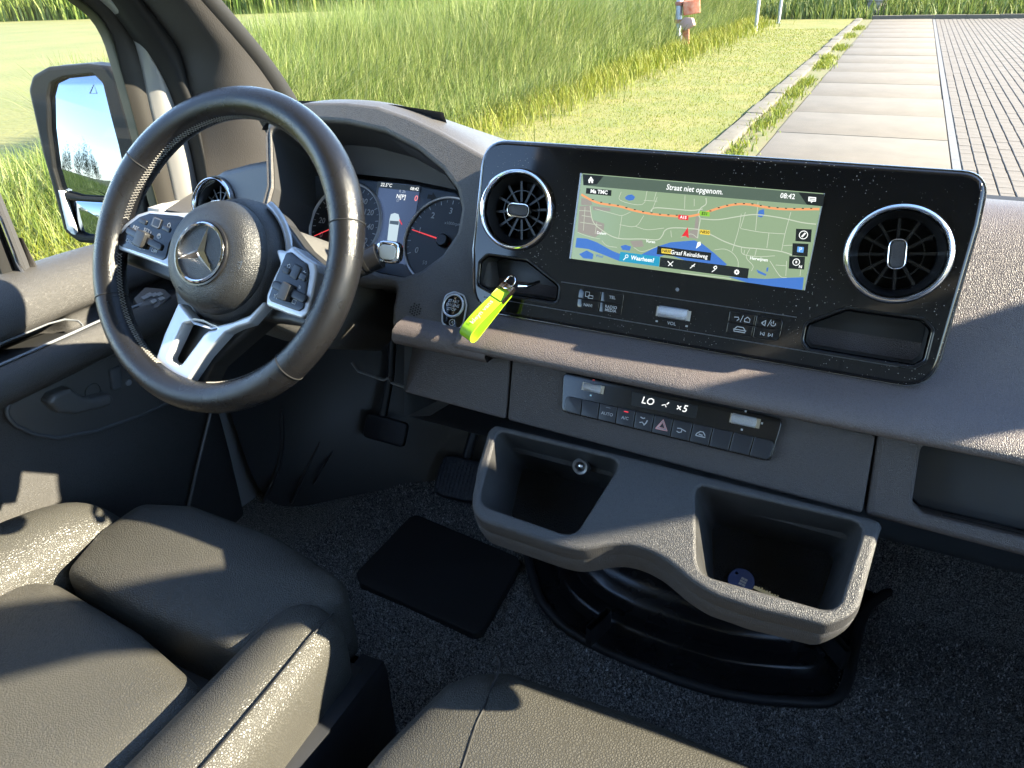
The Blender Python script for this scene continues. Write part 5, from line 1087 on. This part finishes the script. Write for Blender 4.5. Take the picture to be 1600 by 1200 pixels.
for p in [(778,1026),(782,1040),(768,1075),(757,1105),(745,1130),(733,1165),(722,1200),(700,1260)]:
    h_ = _bt.ray_cast(CAM, ray(*p).normalized()); sm.append(h_[0] if h_[0] else atz(*p, pz+.0035))
mb = MB(); mb.tube(smooth_line(sm,5), .0016, 6); mb.build('cushion_seam', MATTE, ps, 60)
mb = MB(); mb.box(Fr((.05,.05,0),(1,0,0),(0,1,0)), -.36, .4, -.4, .38, FZ, .90); mb.build('bench_base', BLACK, ps, 0)

# ------------------------------------------------------------------ footwell
hp = [atz(*p, FZ+.016).to_2d()[:] for p in [(556,893),(640,806),(652,803),(808,868),(814,878),(752,985),(738,988),(562,910)]]
f0 = Fr((0,0,0),(1,0,0),(0,1,0)); hm = tag(plate('heel_pad', f0, rnd(hp,.012,5), FZ-.006, FZ+.0145, mat('heel_pad_rubber',(.012,.012,.0125),.75,grain=('noise',900,.3,.0005)), None, bev=.003), 'plain black rubber heel pad on the driver carpet', 'floor mat')
# moulded black floor duct in the middle
fd = thing('floor_duct_cover', 'curved black moulded plastic cover rising from the carpet under the tray', 'floor cover', (-.15,1.0,FZ))
out = [(822,860),(832,900),(850,945),(900,992),(1000,1040),(1130,1083),(1250,1097),(1300,1094),(1322,1070),(1335,1015),(1348,965),(1372,935),(1430,905),(1500,880),(1560,868)]
ring = smooth_line([atz(*p, FZ+.012) for p in out], 6); ctr = V((-.16,1.22,0))
def inset(P, k, z): return [V((p.x+(ctr.x-p.x)*k, p.y+(ctr.y-p.y)*k, z)) for p in P]
mb = MB(); mb.tube(ring, .009, 8); mb.build('carpet_edge_piping', mat('piping',(.02,.02,.021),.55,grain=('noise',900,.4,.0006)), fd, 60)
mb = MB(); mb.loft([inset(ring,0,FZ+.004), inset(ring,.02,FZ+.010), inset(ring,.10,FZ+.014), inset(ring,.115,FZ+.03), inset(ring,.13,FZ+.036), inset(ring,.19,FZ+.036), inset(ring,.205,FZ+.050), inset(ring,.22,FZ+.062), inset(ring,.26,FZ+.066), inset(ring,.30,FZ+.085), inset(ring,.38,FZ+.30), inset(ring,.42,FZ+.56)])
mb.build('moulding', mat('duct_gloss',(.010,.010,.011),.22,rvar=(14,.16,.34)), fd, 60)
for px in ((935,985),(1302,1015)):
    p = atz(*px, FZ+.05); mb = MB(); d = (ctr-p); d.z = 0; d.normalize(); s = V((-d.y,d.x,0)); f_ = Fr(p, s, d); plate('clip_tab', f_, rnd(rect(-.006,-.03,.006,.03),.003,3), -.03, .014, BLACK, fd, bev=.002)
# left footwell liner with moulded ridges
fl = thing('footwell_liner', 'black moulded liner with long ridges left of the pedals', 'liner', (-1.0,1.0,.9)); LIN = mat('liner_plastic',(.036,.037,.038),.34,grain=('noise',400,.25,.0006))
lin = [[V((-1.13,.86,1.36)),V((-1.125,.86,1.1)),V((-1.115,.86,.95)),V((-1.09,.86,FZ))],[V((-1.12,1.0,1.36)),V((-1.09,1.0,1.1)),V((-1.05,.99,.95)),V((-.99,.97,FZ))],[V((-1.05,1.14,1.36)),V((-1.01,1.13,1.1)),V((-.95,1.1,.96)),V((-.89,1.06,FZ))],[V((-.93,1.26,1.36)),V((-.91,1.24,1.12)),V((-.86,1.2,.97)),V((-.79,1.13,FZ))],[V((-.80,1.30,1.36)),V((-.78,1.29,1.12)),V((-.74,1.27,.97)),V((-.68,1.22,FZ+.05))],[V((-.3,1.33,1.36)),V((-.3,1.32,1.12)),V((-.3,1.30,.97)),V((-.3,1.24,FZ+.06))]]
mb = MB(); mb.loft(lin); sub(mb.build('liner_shell', LIN, fl, 60), 3)
bpy.context.view_layer.update(); _lt = BVHTree.FromObject([o for o in COL.objects if o.name == 'liner_shell'][0], bpy.context.evaluated_depsgraph_get())
def ridge(px, y0, y1, r=.006):
    P = []
    for p in px:
        h_ = _lt.ray_cast(CAM, ray(*p).normalized()); P.append(h_[0] if h_[0] else aty(*p, y0))
    mb = MB(); mb.tube(smooth_line(P,6), lambda s: r*.55*(.35+.65*sin(pi*min(1,.12+s*.8))), 10); mb.build('ridge', LIN, fl, 60)
ridge([(440,640),(441,690),(432,735),(415,775),(396,820)], 1.06, .93, .010)
ridge([(500,690),(478,735),(455,785),(432,830)], 1.10, .96, .007)
ridge([(520,705),(490,755),(465,795),(443,832)], 1.11, .965, .006)
ridge([(580,745),(560,785),(535,825),(508,862)], 1.14, 1.0, .008)
# door sill edge line
mb = MB(); P = [atx(*p, -1.10) for p in [(352,520),(340,580),(330,640),(318,690),(306,740),(294,795)]]; mb.tube(smooth_line(P,5), .0035, 7); mb.build('sill_edge', mat('sill_edge_metal',(.16,.16,.16),.35,.3), fl, 60)
# pedals
pdl = thing('accelerator_pedal', 'dark ribbed pedal pad beside the left bin', 'pedal', (-.62,1.1,.85))
pf = Fr(aty(715,750,1.10), (1,.1,0), (0,.75,.66)); plate('pedal_pad', pf, rnd(rect(-.055,-.045,.06,.055),.03,6), -.02, 0, mat('pedal_rubber',(.014,.015,.018),.5), pdl, bev=.006)
for i in range(11):
    for j in range(8):
        u = -.045+i*.0095; v = -.036+j*.0105+(.005 if i % 2 else 0)
        if hypot(max(0,abs(u)-.03), max(0,abs(v-.004)-.025)) < .022 and v < .05: plate('grip_nub', pf, rnd(rect(u-.0028,v-.0042,u+.0028,v+.0042),.001,2), -.001, .0022, mat('pedal_nub',(.016,.018,.022),.45), pdl, bev=.0008, nb=1)
mb = MB(); mb.tube([pf.w(0,.03,-.02), pf.w(.0,.12,-.02), pf.w(.0,.20,.03)], .012, 8); mb.build('pedal_arm', BLACK, pdl, 60)
bpd = thing('brake_pedal', 'black brake pedal deep in the dark footwell', 'pedal', (-.75,1.1,1.0)); pf = Fr(aty(600,672,1.05), (1,0,0), (0,.5,.86)); plate('pedal_pad', pf, rnd(rect(-.055,-.028,.055,.028),.012,4), -.012, 0, mat('pedal_rubber',(.014,.015,.018),.5), bpd, bev=.004)
mb = MB(); mb.tube([pf.w(-.02,.0,-.015), pf.w(-.03,.12,-.03), pf.w(-.03,.25,.0)], .010, 8); mb.build('pedal_arm', BLACK, bpd, 60)
